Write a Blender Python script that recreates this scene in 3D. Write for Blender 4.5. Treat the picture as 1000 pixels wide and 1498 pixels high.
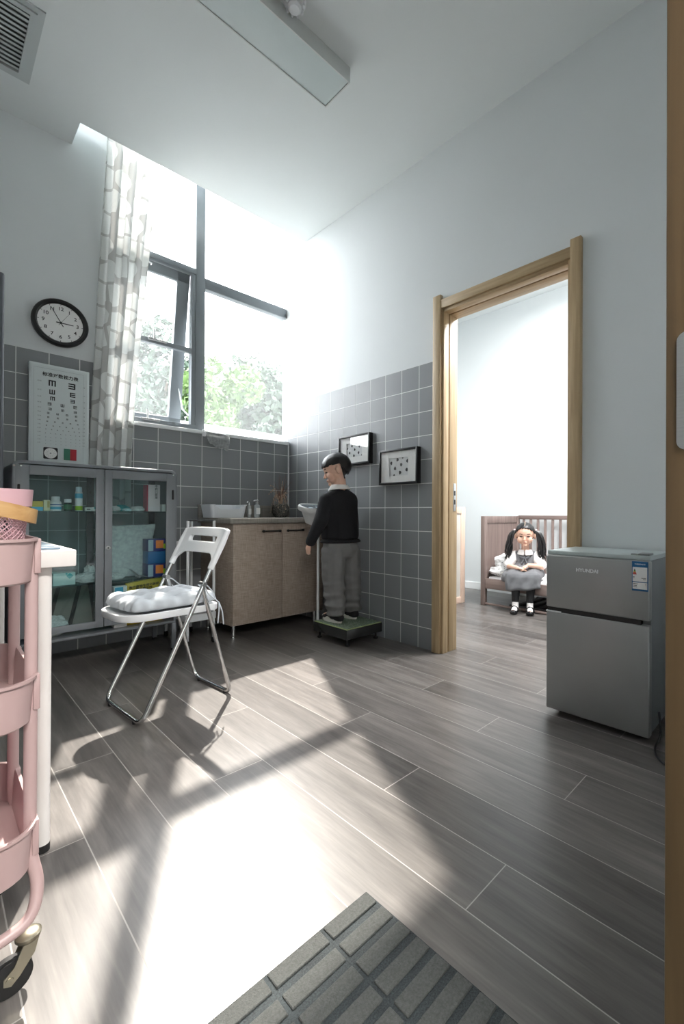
import bpy, bmesh, math, random
import numpy as np
from mathutils import Vector, Matrix, noise as mnoise

for o in list(bpy.data.objects):
    bpy.data.objects.remove(o)
SC = bpy.context.scene
COL = SC.collection
random.seed(7)

# ---------------------------------------------------------------- camera
YAW, PITCH, ROLL, CAM_H = 0.8117, 0.0035, -0.0047, 0.8423
vR = Vector((math.cos(YAW), -math.sin(YAW), 0))
vF = Vector((math.sin(YAW), math.cos(YAW), 0))
vZ = Vector((0, 0, 1))
vF2 = vF * math.cos(PITCH) + vZ * math.sin(PITCH)
vU2 = -vF * math.sin(PITCH) + vZ * math.cos(PITCH)
vA = vR * math.cos(ROLL) - vU2 * math.sin(ROLL)
vB = vR * math.sin(ROLL) + vU2 * math.cos(ROLL)
cam = bpy.data.cameras.new('camera')
cam.sensor_fit = 'HORIZONTAL'
cam.sensor_width = 36.0
cam.lens = 36.0 * 651.2941 / 1000
cam.shift_x = -0.08043
cam.clip_start = 0.02
camo = bpy.data.objects.new('camera', cam)
M = Matrix((vA, vB, -vF2)).transposed().to_4x4()
M.translation = Vector((0, 0, CAM_H))
camo.matrix_world = M
COL.objects.link(camo)
SC.camera = camo

# ---------------------------------------------------------------- light
SC.view_settings.view_transform = 'Standard'
SC.view_settings.look = 'None'
SC.view_settings.gamma = 1.0
SC.view_settings.use_curve_mapping = False
SC.view_settings.exposure = 1.05
SC.cycles.max_bounces = 12
SC.cycles.diffuse_bounces = 7
SC.cycles.glossy_bounces = 5
SC.cycles.transparent_max_bounces = 24
SC.cycles.sample_clamp_indirect = 8.0
SC.cycles.use_denoising = True

world = bpy.data.worlds.new('sky')
SC.world = world
world.use_nodes = True
wb = world.node_tree.nodes['Background']
wb.inputs['Color'].default_value = (0.93, 0.97, 1.0, 1)
wb.inputs['Strength'].default_value = 6.3

SUN_DIR = Vector((-0.466, -1.0, -1.254)).normalized()
sun = bpy.data.lights.new('sun', 'SUN')
sun.energy = 6.2
sun.angle = math.radians(0.9)
sun.color = (1.0, 0.93, 0.84)
suno = bpy.data.objects.new('sun', sun)
suno.rotation_euler = SUN_DIR.to_track_quat('-Z', 'Y').to_euler()
suno.location = (4, 8, 10)
COL.objects.link(suno)

def area_lamp(name, loc, sx, sy, power, color=(1, 1, 1), rot=(0, 0, 0)):
    l = bpy.data.lights.new(name, 'AREA')
    l.shape = 'RECTANGLE'
    l.size, l.size_y, l.energy, l.color = sx, sy, power, color
    o = bpy.data.objects.new(name, l)
    o.location, o.rotation_euler = loc, rot
    COL.objects.link(o)
    return o
area_lamp('nap_room_fill_light', (3.2, 1.0, 2.93), 1.2, 0.5, 78, (1.0, 0.985, 0.98))  # added fill, out of view, to brighten the nap room
area_lamp('corridor_fill_light', (0.0, -1.3, 2.6), 1.2, 0.3, 85, (1.0, 0.97, 0.93))  # added fill behind the camera, lifts faces turned from the window

# ---------------------------------------------------------------- materials
MATS = {}
def nd(nt, kind, **kw):
    n = nt.nodes.new(kind)
    for k, v in kw.items():
        setattr(n, k, v)
    return n
def math_n(nt, op, a, b=None, c=None):
    n = nt.nodes.new('ShaderNodeMath'); n.operation = op
    for i, v in enumerate((a, b, c)):
        if v is None: continue
        if isinstance(v, (int, float)): n.inputs[i].default_value = v
        else: nt.links.new(v, n.inputs[i])
    return n.outputs[0]
def ramp(nt, fac, stops):
    n = nt.nodes.new('ShaderNodeValToRGB')
    e = n.color_ramp.elements
    while len(e) < len(stops): e.new(0.5)
    for el, (p, c) in zip(e, stops):
        el.position = p; el.color = (*c, 1)
    nt.links.new(fac, n.inputs[0])
    return n.outputs[0]
def lin(r, g=None, b=None):
    if g is None: g = b = r
    f = lambda v: ((v / 255 + 0.055) / 1.055) ** 2.4 if v > 10 else v / 255 / 12.92
    return (f(r), f(g), f(b))

def pm(name, col, rough=0.5, metal=0.0, var=0.06, scale=8.0, stretch=(1, 1, 1), bump=0.0, bscale=None, spec=0.5, sub=0.0, coat=0.0, sheen=0.0):
    """principled material with soft procedural variation of its colour"""
    if name in MATS: return MATS[name]
    m = bpy.data.materials.new(name); m.use_nodes = True
    nt = m.node_tree; b = nt.nodes['Principled BSDF']
    tc = nd(nt, 'ShaderNodeTexCoord'); mp = nd(nt, 'ShaderNodeMapping')
    mp.inputs['Scale'].default_value = stretch
    nt.links.new(tc.outputs['Object'], mp.inputs[0])
    ns = nd(nt, 'ShaderNodeTexNoise'); ns.inputs['Scale'].default_value = scale; ns.inputs['Detail'].default_value = 5
    nt.links.new(mp.outputs[0], ns.inputs['Vector'])
    lo = tuple(max(0, c * (1 - var)) for c in col); hi = tuple(min(1, c * (1 + var)) for c in col)
    nt.links.new(ramp(nt, ns.outputs[0], [(0.3, lo), (0.7, hi)]), b.inputs['Base Color'])
    b.inputs['Roughness'].default_value = rough
    b.inputs['Metallic'].default_value = metal
    b.inputs['Specular IOR Level'].default_value = spec
    b.inputs['Coat Weight'].default_value = coat
    b.inputs['Sheen Weight'].default_value = sheen
    if sub:
        b.inputs['Subsurface Weight'].default_value = sub
        b.inputs['Subsurface Radius'].default_value = (0.02, 0.008, 0.004)
        b.inputs['Subsurface Scale'].default_value = 0.3
    if bump:
        n2 = nd(nt, 'ShaderNodeTexNoise'); n2.inputs['Scale'].default_value = bscale or scale * 10; n2.inputs['Detail'].default_value = 3
        nt.links.new(mp.outputs[0], n2.inputs['Vector'])
        bp = nd(nt, 'ShaderNodeBump'); bp.inputs['Strength'].default_value = bump; bp.inputs['Distance'].default_value = 0.003
        nt.links.new(n2.outputs[0], bp.inputs['Height']); nt.links.new(bp.outputs[0], b.inputs['Normal'])
    MATS[name] = m
    return m

def grid_lines(nt, sep, specs, half):
    """distance to the nearest joint for each (axis, origin, pitch); returns the joint mask and the cell indices"""
    masks, cells = [], []
    for ax, o, p in specs:
        t = math_n(nt, 'DIVIDE', math_n(nt, 'SUBTRACT', sep.outputs[ax], o), p)
        cells.append(math_n(nt, 'FLOOR', t))
        f = math_n(nt, 'FRACT', t)
        d = math_n(nt, 'MULTIPLY', math_n(nt, 'MINIMUM', f, math_n(nt, 'SUBTRACT', 1.0, f)), p)
        masks.append(math_n(nt, 'LESS_THAN', d, half))
    return math_n(nt, 'MAXIMUM', masks[0], masks[1]), cells

def tile_mat(name, ha, ho, zo):
    m = bpy.data.materials.new(name); m.use_nodes = True
    nt = m.node_tree; b = nt.nodes['Principled BSDF']
    tc = nd(nt, 'ShaderNodeTexCoord'); sep = nd(nt, 'ShaderNodeSeparateXYZ')
    nt.links.new(tc.outputs['Object'], sep.inputs[0])
    mask, cells = grid_lines(nt, sep, [(ha, ho, 0.15), (2, zo, 0.15)], 0.0021)
    cv = nd(nt, 'ShaderNodeCombineXYZ')
    nt.links.new(cells[0], cv.inputs[0]); nt.links.new(cells[1], cv.inputs[1])
    wn = nd(nt, 'ShaderNodeTexWhiteNoise'); nt.links.new(cv.outputs[0], wn.inputs['Vector'])
    ns = nd(nt, 'ShaderNodeTexNoise'); ns.inputs['Scale'].default_value = 2.5
    nt.links.new(tc.outputs['Object'], ns.inputs['Vector'])
    v = math_n(nt, 'ADD', math_n(nt, 'MULTIPLY', wn.outputs[0], 0.5), math_n(nt, 'MULTIPLY', ns.outputs[0], 0.5))
    c = ramp(nt, v, [(0.1, lin(124, 127, 130)), (0.9, lin(135, 138, 141))])
    mx = nd(nt, 'ShaderNodeMix', data_type='RGBA')
    nt.links.new(mask, mx.inputs[0]); nt.links.new(c, mx.inputs[6]); mx.inputs[7].default_value = (*lin(222, 224, 222), 1)
    nt.links.new(mx.outputs[2], b.inputs['Base Color'])
    nt.links.new(math_n(nt, 'ADD', 0.36, math_n(nt, 'MULTIPLY', mask, 0.5)), b.inputs['Roughness'])
    bp = nd(nt, 'ShaderNodeBump'); bp.inputs['Strength'].default_value = 0.4; bp.inputs['Distance'].default_value = 0.001
    nt.links.new(math_n(nt, 'SUBTRACT', 1.0, mask), bp.inputs['Height']); nt.links.new(bp.outputs[0], b.inputs['Normal'])
    return m

def floor_mat():
    m = bpy.data.materials.new('wood_look_floor_tile'); m.use_nodes = True
    nt = m.node_tree; b = nt.nodes['Principled BSDF']
    tc = nd(nt, 'ShaderNodeTexCoord'); sep = nd(nt, 'ShaderNodeSeparateXYZ')
    nt.links.new(tc.outputs['Object'], sep.inputs[0])
    P, L = 0.169, 1.25
    t = math_n(nt, 'DIVIDE', math_n(nt, 'SUBTRACT', sep.outputs[0], 0.285), P)
    row = math_n(nt, 'FLOOR', t)
    f = math_n(nt, 'FRACT', t)
    d1 = math_n(nt, 'MULTIPLY', math_n(nt, 'MINIMUM', f, math_n(nt, 'SUBTRACT', 1.0, f)), P)
    off = math_n(nt, 'ADD', math_n(nt, 'MULTIPLY', row, 0.41667), 0.5453)
    t2 = math_n(nt, 'DIVIDE', math_n(nt, 'SUBTRACT', sep.outputs[1], off), L)
    pl = math_n(nt, 'FLOOR', t2)
    f2 = math_n(nt, 'FRACT', t2)
    d2 = math_n(nt, 'MULTIPLY', math_n(nt, 'MINIMUM', f2, math_n(nt, 'SUBTRACT', 1.0, f2)), L)
    mask = math_n(nt, 'LESS_THAN', math_n(nt, 'MINIMUM', d1, d2), 0.0013)
    cv = nd(nt, 'ShaderNodeCombineXYZ'); nt.links.new(row, cv.inputs[0]); nt.links.new(pl, cv.inputs[1])
    wn = nd(nt, 'ShaderNodeTexWhiteNoise'); nt.links.new(cv.outputs[0], wn.inputs['Vector'])
    # grain: noise stretched along each plank, shifted from plank to plank
    vm = nd(nt, 'ShaderNodeVectorMath', operation='MULTIPLY_ADD')
    nt.links.new(wn.outputs[1], vm.inputs[0]); vm.inputs[1].default_value = (7, 7, 7); nt.links.new(tc.outputs['Object'], vm.inputs[2])
    mp = nd(nt, 'ShaderNodeMapping'); mp.inputs['Scale'].default_value = (26, 2.2, 1); nt.links.new(vm.outputs[0], mp.inputs[0])
    n1 = nd(nt, 'ShaderNodeTexNoise'); n1.inputs['Scale'].default_value = 1.0; n1.inputs['Detail'].default_value = 8; n1.inputs['Roughness'].default_value = 0.62
    n1.inputs['Distortion'].default_value = 0.4
    nt.links.new(mp.outputs[0], n1.inputs['Vector'])
    mp2 = nd(nt, 'ShaderNodeMapping'); mp2.inputs['Scale'].default_value = (160, 9, 1); nt.links.new(vm.outputs[0], mp2.inputs[0])
    n2 = nd(nt, 'ShaderNodeTexNoise'); n2.inputs['Scale'].default_value = 1.0; n2.inputs['Detail'].default_value = 4
    nt.links.new(mp2.outputs[0], n2.inputs['Vector'])
    v = math_n(nt, 'ADD', math_n(nt, 'MULTIPLY', n1.outputs[0], 0.62), math_n(nt, 'MULTIPLY', n2.outputs[0], 0.2))
    v = math_n(nt, 'ADD', v, math_n(nt, 'MULTIPLY', wn.outputs[0], 0.18))
    c = ramp(nt, v, [(0.30, lin(68, 65, 63)), (0.5, lin(95, 91, 88)), (0.70, lin(122, 117, 113))])
    mx = nd(nt, 'ShaderNodeMix', data_type='RGBA')
    nt.links.new(mask, mx.inputs[0]); nt.links.new(c, mx.inputs[6]); mx.inputs[7].default_value = (*lin(160, 156, 151), 1)
    nt.links.new(mx.outputs[2], b.inputs['Base Color'])
    rg = math_n(nt, 'ADD', 0.28, math_n(nt, 'MULTIPLY', n2.outputs[0], 0.04))
    nt.links.new(math_n(nt, 'ADD', rg, math_n(nt, 'MULTIPLY', mask, 0.4)), b.inputs['Roughness'])
    b.inputs['Specular IOR Level'].default_value = 0.5
    bp = nd(nt, 'ShaderNodeBump'); bp.inputs['Strength'].default_value = 0.10; bp.inputs['Distance'].default_value = 0.0006
    nt.links.new(math_n(nt, 'SUBTRACT', 1.0, mask), bp.inputs['Height']); nt.links.new(bp.outputs[0], b.inputs['Normal'])
    return m

def wood(name, c1, c2, rough=0.45, axis=2, scale=1.0):
    m = bpy.data.materials.new(name); m.use_nodes = True
    nt = m.node_tree; b = nt.nodes['Principled BSDF']
    tc = nd(nt, 'ShaderNodeTexCoord'); mp = nd(nt, 'ShaderNodeMapping')
    s = [45 * scale] * 3; s[axis] = 2.5 * scale
    mp.inputs['Scale'].default_value = s
    nt.links.new(tc.outputs['Object'], mp.inputs[0])
    ns = nd(nt, 'ShaderNodeTexNoise'); ns.inputs['Scale'].default_value = 1; ns.inputs['Detail'].default_value = 7; ns.inputs['Distortion'].default_value = 0.7
    nt.links.new(mp.outputs[0], ns.inputs['Vector'])
    nt.links.new(ramp(nt, ns.outputs[0], [(0.3, c1), (0.7, c2)]), b.inputs['Base Color'])
    b.inputs['Roughness'].default_value = rough
    bp = nd(nt, 'ShaderNodeBump'); bp.inputs['Strength'].default_value = 0.15; bp.inputs['Distance'].default_value = 0.001
    nt.links.new(ns.outputs[0], bp.inputs['Height']); nt.links.new(bp.outputs[0], b.inputs['Normal'])
    return m

def glass_mat(name, tint=(1, 1, 1), veil=0.0, veil_col=(0.95, 0.97, 1), refl=1.0):
    """thin pane: passes light straight on, reflects by Fresnel; veil = translucent share added to give the view haze and glare"""
    m = bpy.data.materials.new(name); m.use_nodes = True
    nt = m.node_tree; nt.nodes.clear()
    out = nd(nt, 'ShaderNodeOutputMaterial')
    tr = nd(nt, 'ShaderNodeBsdfTransparent'); tr.inputs[0].default_value = (*tint, 1)
    gl = nd(nt, 'ShaderNodeBsdfGlossy'); gl.inputs['Roughness'].default_value = 0.02
    fr = nd(nt, 'ShaderNodeFresnel'); ge = nd(nt, 'ShaderNodeNewGeometry')
    nt.links.new(math_n(nt, 'SUBTRACT', 1.5, math_n(nt, 'MULTIPLY', ge.outputs['Backfacing'], 0.83333)), fr.inputs[0])   # same reflectance from either side of the sheet
    fac = math_n(nt, 'MULTIPLY', fr.outputs[0], refl)
    base = tr.outputs[0]
    if veil:
        ns = nd(nt, 'ShaderNodeTexNoise'); ns.inputs['Scale'].default_value = 3
        tl = nd(nt, 'ShaderNodeBsdfTranslucent'); tl.inputs[0].default_value = (*veil_col, 1)
        mv = nd(nt, 'ShaderNodeMixShader')
        nt.links.new(math_n(nt, 'MULTIPLY', math_n(nt, 'ADD', 0.75, math_n(nt, 'MULTIPLY', ns.outputs[0], 0.5)), veil), mv.inputs[0])
        nt.links.new(base, mv.inputs[1]); nt.links.new(tl.outputs[0], mv.inputs[2])
        base = mv.outputs[0]
    mx = nd(nt, 'ShaderNodeMixShader')
    nt.links.new(fac, mx.inputs[0]); nt.links.new(base, mx.inputs[1]); nt.links.new(gl.outputs[0], mx.inputs[2])
    nt.links.new(mx.outputs[0], out.inputs[0])
    return m

def plastic_film(name, col=(0.9, 0.95, 0.95), clear=0.45):
    m = bpy.data.materials.new(name); m.use_nodes = True
    nt = m.node_tree; b = nt.nodes['Principled BSDF']; out = nt.nodes['Material Output']
    ns = nd(nt, 'ShaderNodeTexNoise'); ns.inputs['Scale'].default_value = 14; ns.inputs['Detail'].default_value = 6
    nt.links.new(ramp(nt, ns.outputs[0], [(0.35, tuple(c * 0.75 for c in col)), (0.65, col)]), b.inputs['Base Color'])
    b.inputs['Roughness'].default_value = 0.22
    tr = nd(nt, 'ShaderNodeBsdfTransparent'); mx = nd(nt, 'ShaderNodeMixShader'); mx.inputs[0].default_value = 1 - clear
    nt.links.new(tr.outputs[0], mx.inputs[1]); nt.links.new(b.outputs[0], mx.inputs[2]); nt.links.new(mx.outputs[0], out.inputs[0])
    return m

def curtain_mat():
    m = bpy.data.materials.new('pebble_print_curtain'); m.use_nodes = True
    nt = m.node_tree; nt.nodes.clear()
    out = nd(nt, 'ShaderNodeOutputMaterial')
    uv = nd(nt, 'ShaderNodeUVMap'); mp = nd(nt, 'ShaderNodeMapping'); mp.inputs['Scale'].default_value = (7.4, 6.6, 1)
    nt.links.new(uv.outputs[0], mp.inputs[0])
    vo = nd(nt, 'ShaderNodeTexVoronoi', feature='DISTANCE_TO_EDGE', voronoi_dimensions='2D'); vo.inputs['Scale'].default_value = 1.0
    vo.inputs['Randomness'].default_value = 0.62
    nt.links.new(mp.outputs[0], vo.inputs['Vector'])
    v1 = nd(nt, 'ShaderNodeTexVoronoi', feature='F1', voronoi_dimensions='2D'); v1.inputs['Scale'].default_value = 1.0; v1.inputs['Randomness'].default_value = 0.62
    nt.links.new(mp.outputs[0], v1.inputs['Vector'])
    # rounded pebbles: inside both the cell edge and a disc round the cell point
    a = math_n(nt, 'GREATER_THAN', vo.outputs['Distance'], 0.055)
    bb = math_n(nt, 'LESS_THAN', v1.outputs['Distance'], 0.52)
    k = math_n(nt, 'MULTIPLY', a, bb)
    mx = nd(nt, 'ShaderNodeMix', data_type='RGBA')
    nt.links.new(k, mx.inputs[0]); mx.inputs[6].default_value = (*lin(192, 192, 190), 1); mx.inputs[7].default_value = (*lin(226, 228, 226), 1)
    df = nd(nt, 'ShaderNodeBsdfDiffuse'); tl = nd(nt, 'ShaderNodeBsdfTranslucent')
    nt.links.new(mx.outputs[2], df.inputs[0]); nt.links.new(mx.outputs[2], tl.inputs[0])
    ms = nd(nt, 'ShaderNodeMixShader'); ms.inputs[0].default_value = 0.22
    nt.links.new(df.outputs[0], ms.inputs[1]); nt.links.new(tl.outputs[0], ms.inputs[2]); nt.links.new(ms.outputs[0], out.inputs[0])
    return m

def dots_mat(name, base, dot, scale, size):
    m = bpy.data.materials.new(name); m.use_nodes = True
    nt = m.node_tree; b = nt.nodes['Principled BSDF']
    tc = nd(nt, 'ShaderNodeTexCoord')
    v1 = nd(nt, 'ShaderNodeTexVoronoi'); v1.inputs['Scale'].default_value = scale
    nt.links.new(tc.outputs['Object'], v1.inputs['Vector'])
    mx = nd(nt, 'ShaderNodeMix', data_type='RGBA')
    nt.links.new(math_n(nt, 'LESS_THAN', v1.outputs['Distance'], size), mx.inputs[0])
    mx.inputs[6].default_value = (*base, 1); mx.inputs[7].default_value = (*dot, 1)
    nt.links.new(mx.outputs[2], b.inputs['Base Color']); b.inputs['Roughness'].default_value = 0.85
    return m

def weave_mat(name, c1, c2, scale=260):
    m = bpy.data.materials.new(name); m.use_nodes = True
    nt = m.node_tree; b = nt.nodes['Principled BSDF']
    tc = nd(nt, 'ShaderNodeTexCoord'); fac = None
    for st in ((1, 1, 0.06), (0.06, 0.06, 1)):
        mp = nd(nt, 'ShaderNodeMapping'); mp.inputs['Scale'].default_value = st
        nt.links.new(tc.outputs['Object'], mp.inputs[0])
        ns = nd(nt, 'ShaderNodeTexNoise'); ns.inputs['Scale'].default_value = scale; ns.inputs['Detail'].default_value = 2
        nt.links.new(mp.outputs[0], ns.inputs['Vector'])
        fac = ns.outputs[0] if fac is None else math_n(nt, 'MULTIPLY', math_n(nt, 'ADD', fac, ns.outputs[0]), 0.5)
    nt.links.new(ramp(nt, fac, [(0.36, c1), (0.62, c2)]), b.inputs['Base Color'])
    b.inputs['Roughness'].default_value = 0.55
    return m

def mat_floor_mat():
    m = bpy.data.materials.new('rubber_mat_fabric'); m.use_nodes = True
    nt = m.node_tree; b = nt.nodes['Principled BSDF']
    tc = nd(nt, 'ShaderNodeTexCoord'); ns = nd(nt, 'ShaderNodeTexNoise'); ns.inputs['Scale'].default_value = 330; ns.inputs['Detail'].default_value = 4
    n2 = nd(nt, 'ShaderNodeTexNoise'); n2.inputs['Scale'].default_value = 12; n2.inputs['Detail'].default_value = 3
    nt.links.new(tc.outputs['Object'], ns.inputs['Vector']); nt.links.new(tc.outputs['Object'], n2.inputs['Vector'])
    v = math_n(nt, 'ADD', math_n(nt, 'MULTIPLY', ns.outputs[0], 0.7), math_n(nt, 'MULTIPLY', n2.outputs[0], 0.3))
    nt.links.new(ramp(nt, v, [(0.35, lin(28, 33, 35)), (0.66, lin(58, 65, 67))]), b.inputs['Base Color'])
    b.inputs['Roughness'].default_value = 0.95
    bp = nd(nt, 'ShaderNodeBump'); bp.inputs['Strength'].default_value = 0.6; bp.inputs['Distance'].default_value = 0.002
    nt.links.new(ns.outputs[0], bp.inputs['Height']); nt.links.new(bp.outputs[0], b.inputs['Normal'])
    return m

white_wall = pm('white_wall_paint', lin(214, 218, 219), 0.75, var=0.012, scale=3, bump=0.04, bscale=90)
white_ceil = pm('white_ceiling_paint', lin(219, 223, 223), 0.85, var=0.01, scale=2)
FLOOR = floor_mat()
TILE_W = tile_mat('grey_tile_window_side', 0, 0.9392, 0.1315)
TILE_D = tile_mat('grey_tile_door_side', 1, 3.1892, 0.1315)
white_trim = pm('white_trim', lin(232, 234, 234), 0.4, var=0.01)
oak = wood('light_oak', lin(162, 138, 103), lin(190, 166, 130))
oak_dark = wood('brown_door_wood', lin(76, 59, 38), lin(98, 78, 52), 0.5)
alu = pm('dark_grey_window_aluminium', lin(126, 132, 137), 0.38, 0.1, var=0.03)
chrome = pm('chrome', (0.78, 0.78, 0.78), 0.08, 1.0, var=0.02)
steel = pm('brushed_steel', (0.55, 0.55, 0.55), 0.28, 1.0, var=0.06, scale=20, stretch=(1, 1, 30))
black_p = pm('black_plastic', lin(22, 22, 24), 0.4, var=0.1)
white_p = pm('white_plastic', lin(226, 228, 230), 0.35, var=0.01)
rubber = pm('black_rubber', lin(26, 25, 25), 0.7, var=0.15)
PANE = glass_mat('window_pane_glass', veil=0.03)
CABGLASS = glass_mat('cabinet_glass', tint=(0.86, 0.93, 0.93))
SHELFGLASS = glass_mat('glass_shelf', tint=(0.72, 0.88, 0.86))
FILM = plastic_film('clear_plastic_film')
FILM_W = plastic_film('white_plastic_film', (0.9, 0.92, 0.92), 0.12)
paper = pm('white_paper', lin(232, 232, 230), 0.7, var=0.02)
ink = pm('black_ink', lin(20, 20, 22), 0.6, var=0.05)

# ---------------------------------------------------------------- mesh helpers
WM = {}
def wm(o):
    return WM.get(o.name, Matrix.Identity(4))
def thing(name, label, cat, loc=(0, 0, 0), rotz=0.0, group=None, kind=None):
    o = bpy.data.objects.new(name, None); COL.objects.link(o)
    o.empty_display_size = 0.05
    o.location = loc; o.rotation_euler = (0, 0, rotz)
    WM[o.name] = Matrix.Translation(loc) @ Matrix.Rotation(rotz, 4, 'Z')
    props(o, label, cat, group, kind)
    return o
def props(o, label=None, cat=None, group=None, kind=None):
    if label: o['label'] = label
    if cat: o['category'] = cat
    if group: o['group'] = group
    if kind: o['kind'] = kind
def finish(me, mats, smooth, ang):
    for m in (mats if isinstance(mats, (list, tuple)) else [mats]): me.materials.append(m)
    if smooth:
        me.polygons.foreach_set('use_smooth', [True] * len(me.polygons))
        me.set_sharp_from_angle(angle=math.radians(ang))
def part(name, bm, mats, parent, smooth=True, ang=38, label=None, local=False):
    """bm holds world coordinates (or the thing's own, with local=True)"""
    if not local: bm.transform(wm(parent).inverted())
    me = bpy.data.meshes.new(name); bm.normal_update(); bm.to_mesh(me); bm.free()
    finish(me, mats, smooth, ang)
    o = bpy.data.objects.new(name, me); COL.objects.link(o); o.parent = parent
    WM[o.name] = wm(parent)
    if label: o['label'] = label
    return o
def solo(name, bm, mats, label=None, cat=None, group=None, kind=None, smooth=True, ang=38, keep=False):
    """a thing that is one mesh; its origin goes to the middle of its base"""
    off = Vector((0, 0, 0))
    if not keep:
        xs = [v.co for v in bm.verts]
        off = Vector(((min(v.x for v in xs) + max(v.x for v in xs)) / 2, (min(v.y for v in xs) + max(v.y for v in xs)) / 2, min(v.z for v in xs)))
        bm.transform(Matrix.Translation(-off))
    me = bpy.data.meshes.new(name); bm.normal_update(); bm.to_mesh(me); bm.free()
    finish(me, mats, smooth, ang)
    o = bpy.data.objects.new(name, me); COL.objects.link(o); o.location = off
    WM[o.name] = Matrix.Translation(off)
    props(o, label, cat, group, kind)
    return o
def struct(name, bm, mats, smooth=False):
    return solo(name, bm, mats, kind='structure', keep=True, smooth=smooth)

def BM(): return bmesh.new()
def merge(bm, other, mi=None):
    me = bpy.data.meshes.new('tmp'); 
    if mi is not None:
        for f in other.faces: f.material_index = mi
    other.to_mesh(me); other.free(); bm.from_mesh(me); bpy.data.meshes.remove(me)
def box(bm, x0, y0, z0, x1, y1, z1, bev=0.0, seg=2, rot=None, mi=None):
    b = BM()
    bmesh.ops.create_cube(b, size=1)
    for v in b.verts:
        v.co = Vector((v.co.x * abs(x1 - x0), v.co.y * abs(y1 - y0), v.co.z * abs(z1 - z0)))
    if bev:
        bmesh.ops.bevel(b, geom=list(b.edges), offset=bev, segments=seg, affect='EDGES', profile=0.5)
    T = Matrix.Translation(((x0 + x1) / 2, (y0 + y1) / 2, (z0 + z1) / 2))
    if rot is not None: T = T @ rot
    b.transform(T)
    merge(bm, b, mi)
    return bm
def cyl(bm, p0, p1, r0, r1=None, seg=20, bev=0, mi=None):
    p0, p1 = Vector(p0), Vector(p1); r1 = r0 if r1 is None else r1
    b = BM()
    bmesh.ops.create_cone(b, cap_ends=True, segments=seg, radius1=r0, radius2=r1, depth=(p1 - p0).length)
    if bev:
        es = [e for e in b.edges if all(len(f.verts) > 4 for f in e.link_faces[:1]) or any(len(f.verts) > 4 for f in e.link_faces)]
        bmesh.ops.bevel(b, geom=es, offset=bev, segments=2, affect='EDGES')
    b.transform(Matrix.Translation((p0 + p1) / 2) @ (p1 - p0).to_track_quat('Z', 'Y').to_matrix().to_4x4())
    merge(bm, b, mi)
    return bm
def ball(bm, c, r, seg=20, rings=12, rot=None, mi=None):
    b = BM(); bmesh.ops.create_uvsphere(b, u_segments=seg, v_segments=rings, radius=1)
    rr_ = r if isinstance(r, (tuple, list)) else (r, r, r)
    S = Matrix.Diagonal((*rr_, 1))
    b.transform(Matrix.Translation(c) @ (rot if rot is not None else Matrix.Identity(4)) @ S)
    merge(bm, b, mi)
    return bm
def fillet(pts, r, n=6, closed=False):
    pts = [Vector(p) for p in pts]; out = []
    N = len(pts)
    for i, p in enumerate(pts):
        if not closed and (i == 0 or i == N - 1): out.append(p); continue
        a, c = pts[i - 1], pts[(i + 1) % N]
        da, dc = (a - p), (c - p)
        k = min(r, da.length * 0.48, dc.length * 0.48)
        s, e = p + da.normalized() * k, p + dc.normalized() * k
        for j in range(n + 1):
            t = j / n
            out.append(s.lerp(p, t).lerp(p.lerp(e, t), t))
    return out
def tube(bm, pts, r, seg=12, closed=False, flat=None, mi=None, cap=True):
    """sweep of a circle (or an ellipse: flat = second radius) along points"""
    pts = [Vector(p) for p in pts]; N = len(pts)
    rs = r if isinstance(r, (list, tuple)) else [r] * N
    up = None; rings = []
    for i in range(N):
        if closed: t = pts[(i + 1) % N] - pts[i - 1]
        else: t = pts[min(i + 1, N - 1)] - pts[max(i - 1, 0)]
        t.normalize()
        if up is None: up = t.orthogonal().normalized()
        up = (up - t * up.dot(t)).normalized()
        sd = t.cross(up)
        rings.append([bm.verts.new(pts[i] + (up * math.cos(a) * rs[i] + sd * math.sin(a) * (flat or rs[i]))) for a in [2 * math.pi * k / seg for k in range(seg)]])
    for i in range(N if closed else N - 1):
        A, B_ = rings[i], rings[(i + 1) % N]
        off = 0
        if closed and i == N - 1:
            off = min(range(seg), key=lambda s: (A[0].co - B_[s].co).length)
        for k in range(seg):
            f = bm.faces.new((A[k], A[(k + 1) % seg], B_[(k + 1 + off) % seg], B_[(k + off) % seg]))
            if mi is not None: f.material_index = mi
    if not closed and cap:
        bm.faces.new(rings[0][::-1]); bm.faces.new(rings[-1])
    bmesh.ops.recalc_face_normals(bm, faces=list(bm.faces))
    return bm
def loft(bm, loops, cap0=True, cap1=True, mi=None, wrap=True):
    R = [[bm.verts.new(p) for p in lp] for lp in loops]
    n = len(R[0]); fs = []
    for a, b in zip(R[:-1], R[1:]):
        for k in range(n if wrap else n - 1):
            fs.append(bm.faces.new((a[k], a[(k + 1) % n], b[(k + 1) % n], b[k])))
    if cap0: fs.append(bm.faces.new(R[0][::-1]))
    if cap1: fs.append(bm.faces.new(R[-1]))
    if mi is not None:
        for f in fs: f.material_index = mi
    bmesh.ops.recalc_face_normals(bm, faces=fs)
    return bm
def lathe(bm, prof, c, seg=28, mi=None):
    c = Vector(c)
    loops = [[c + Vector((max(r, 1e-4) * math.cos(a), max(r, 1e-4) * math.sin(a), z)) for a in [2 * math.pi * k / seg for k in range(seg)]] for r, z in prof]
    return loft(bm, loops, mi=mi)
def rr2(x0, y0, x1, y1, r, n=6):
    out = []
    for cx, cy, a0 in ((x1 - r, y1 - r, 0), (x0 + r, y1 - r, 90), (x0 + r, y0 + r, 180), (x1 - r, y0 + r, 270)):
        for k in range(n + 1):
            a = math.radians(a0 + 90 * k / n); out.append((cx + r * math.cos(a), cy + r * math.sin(a)))
    return out
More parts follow.
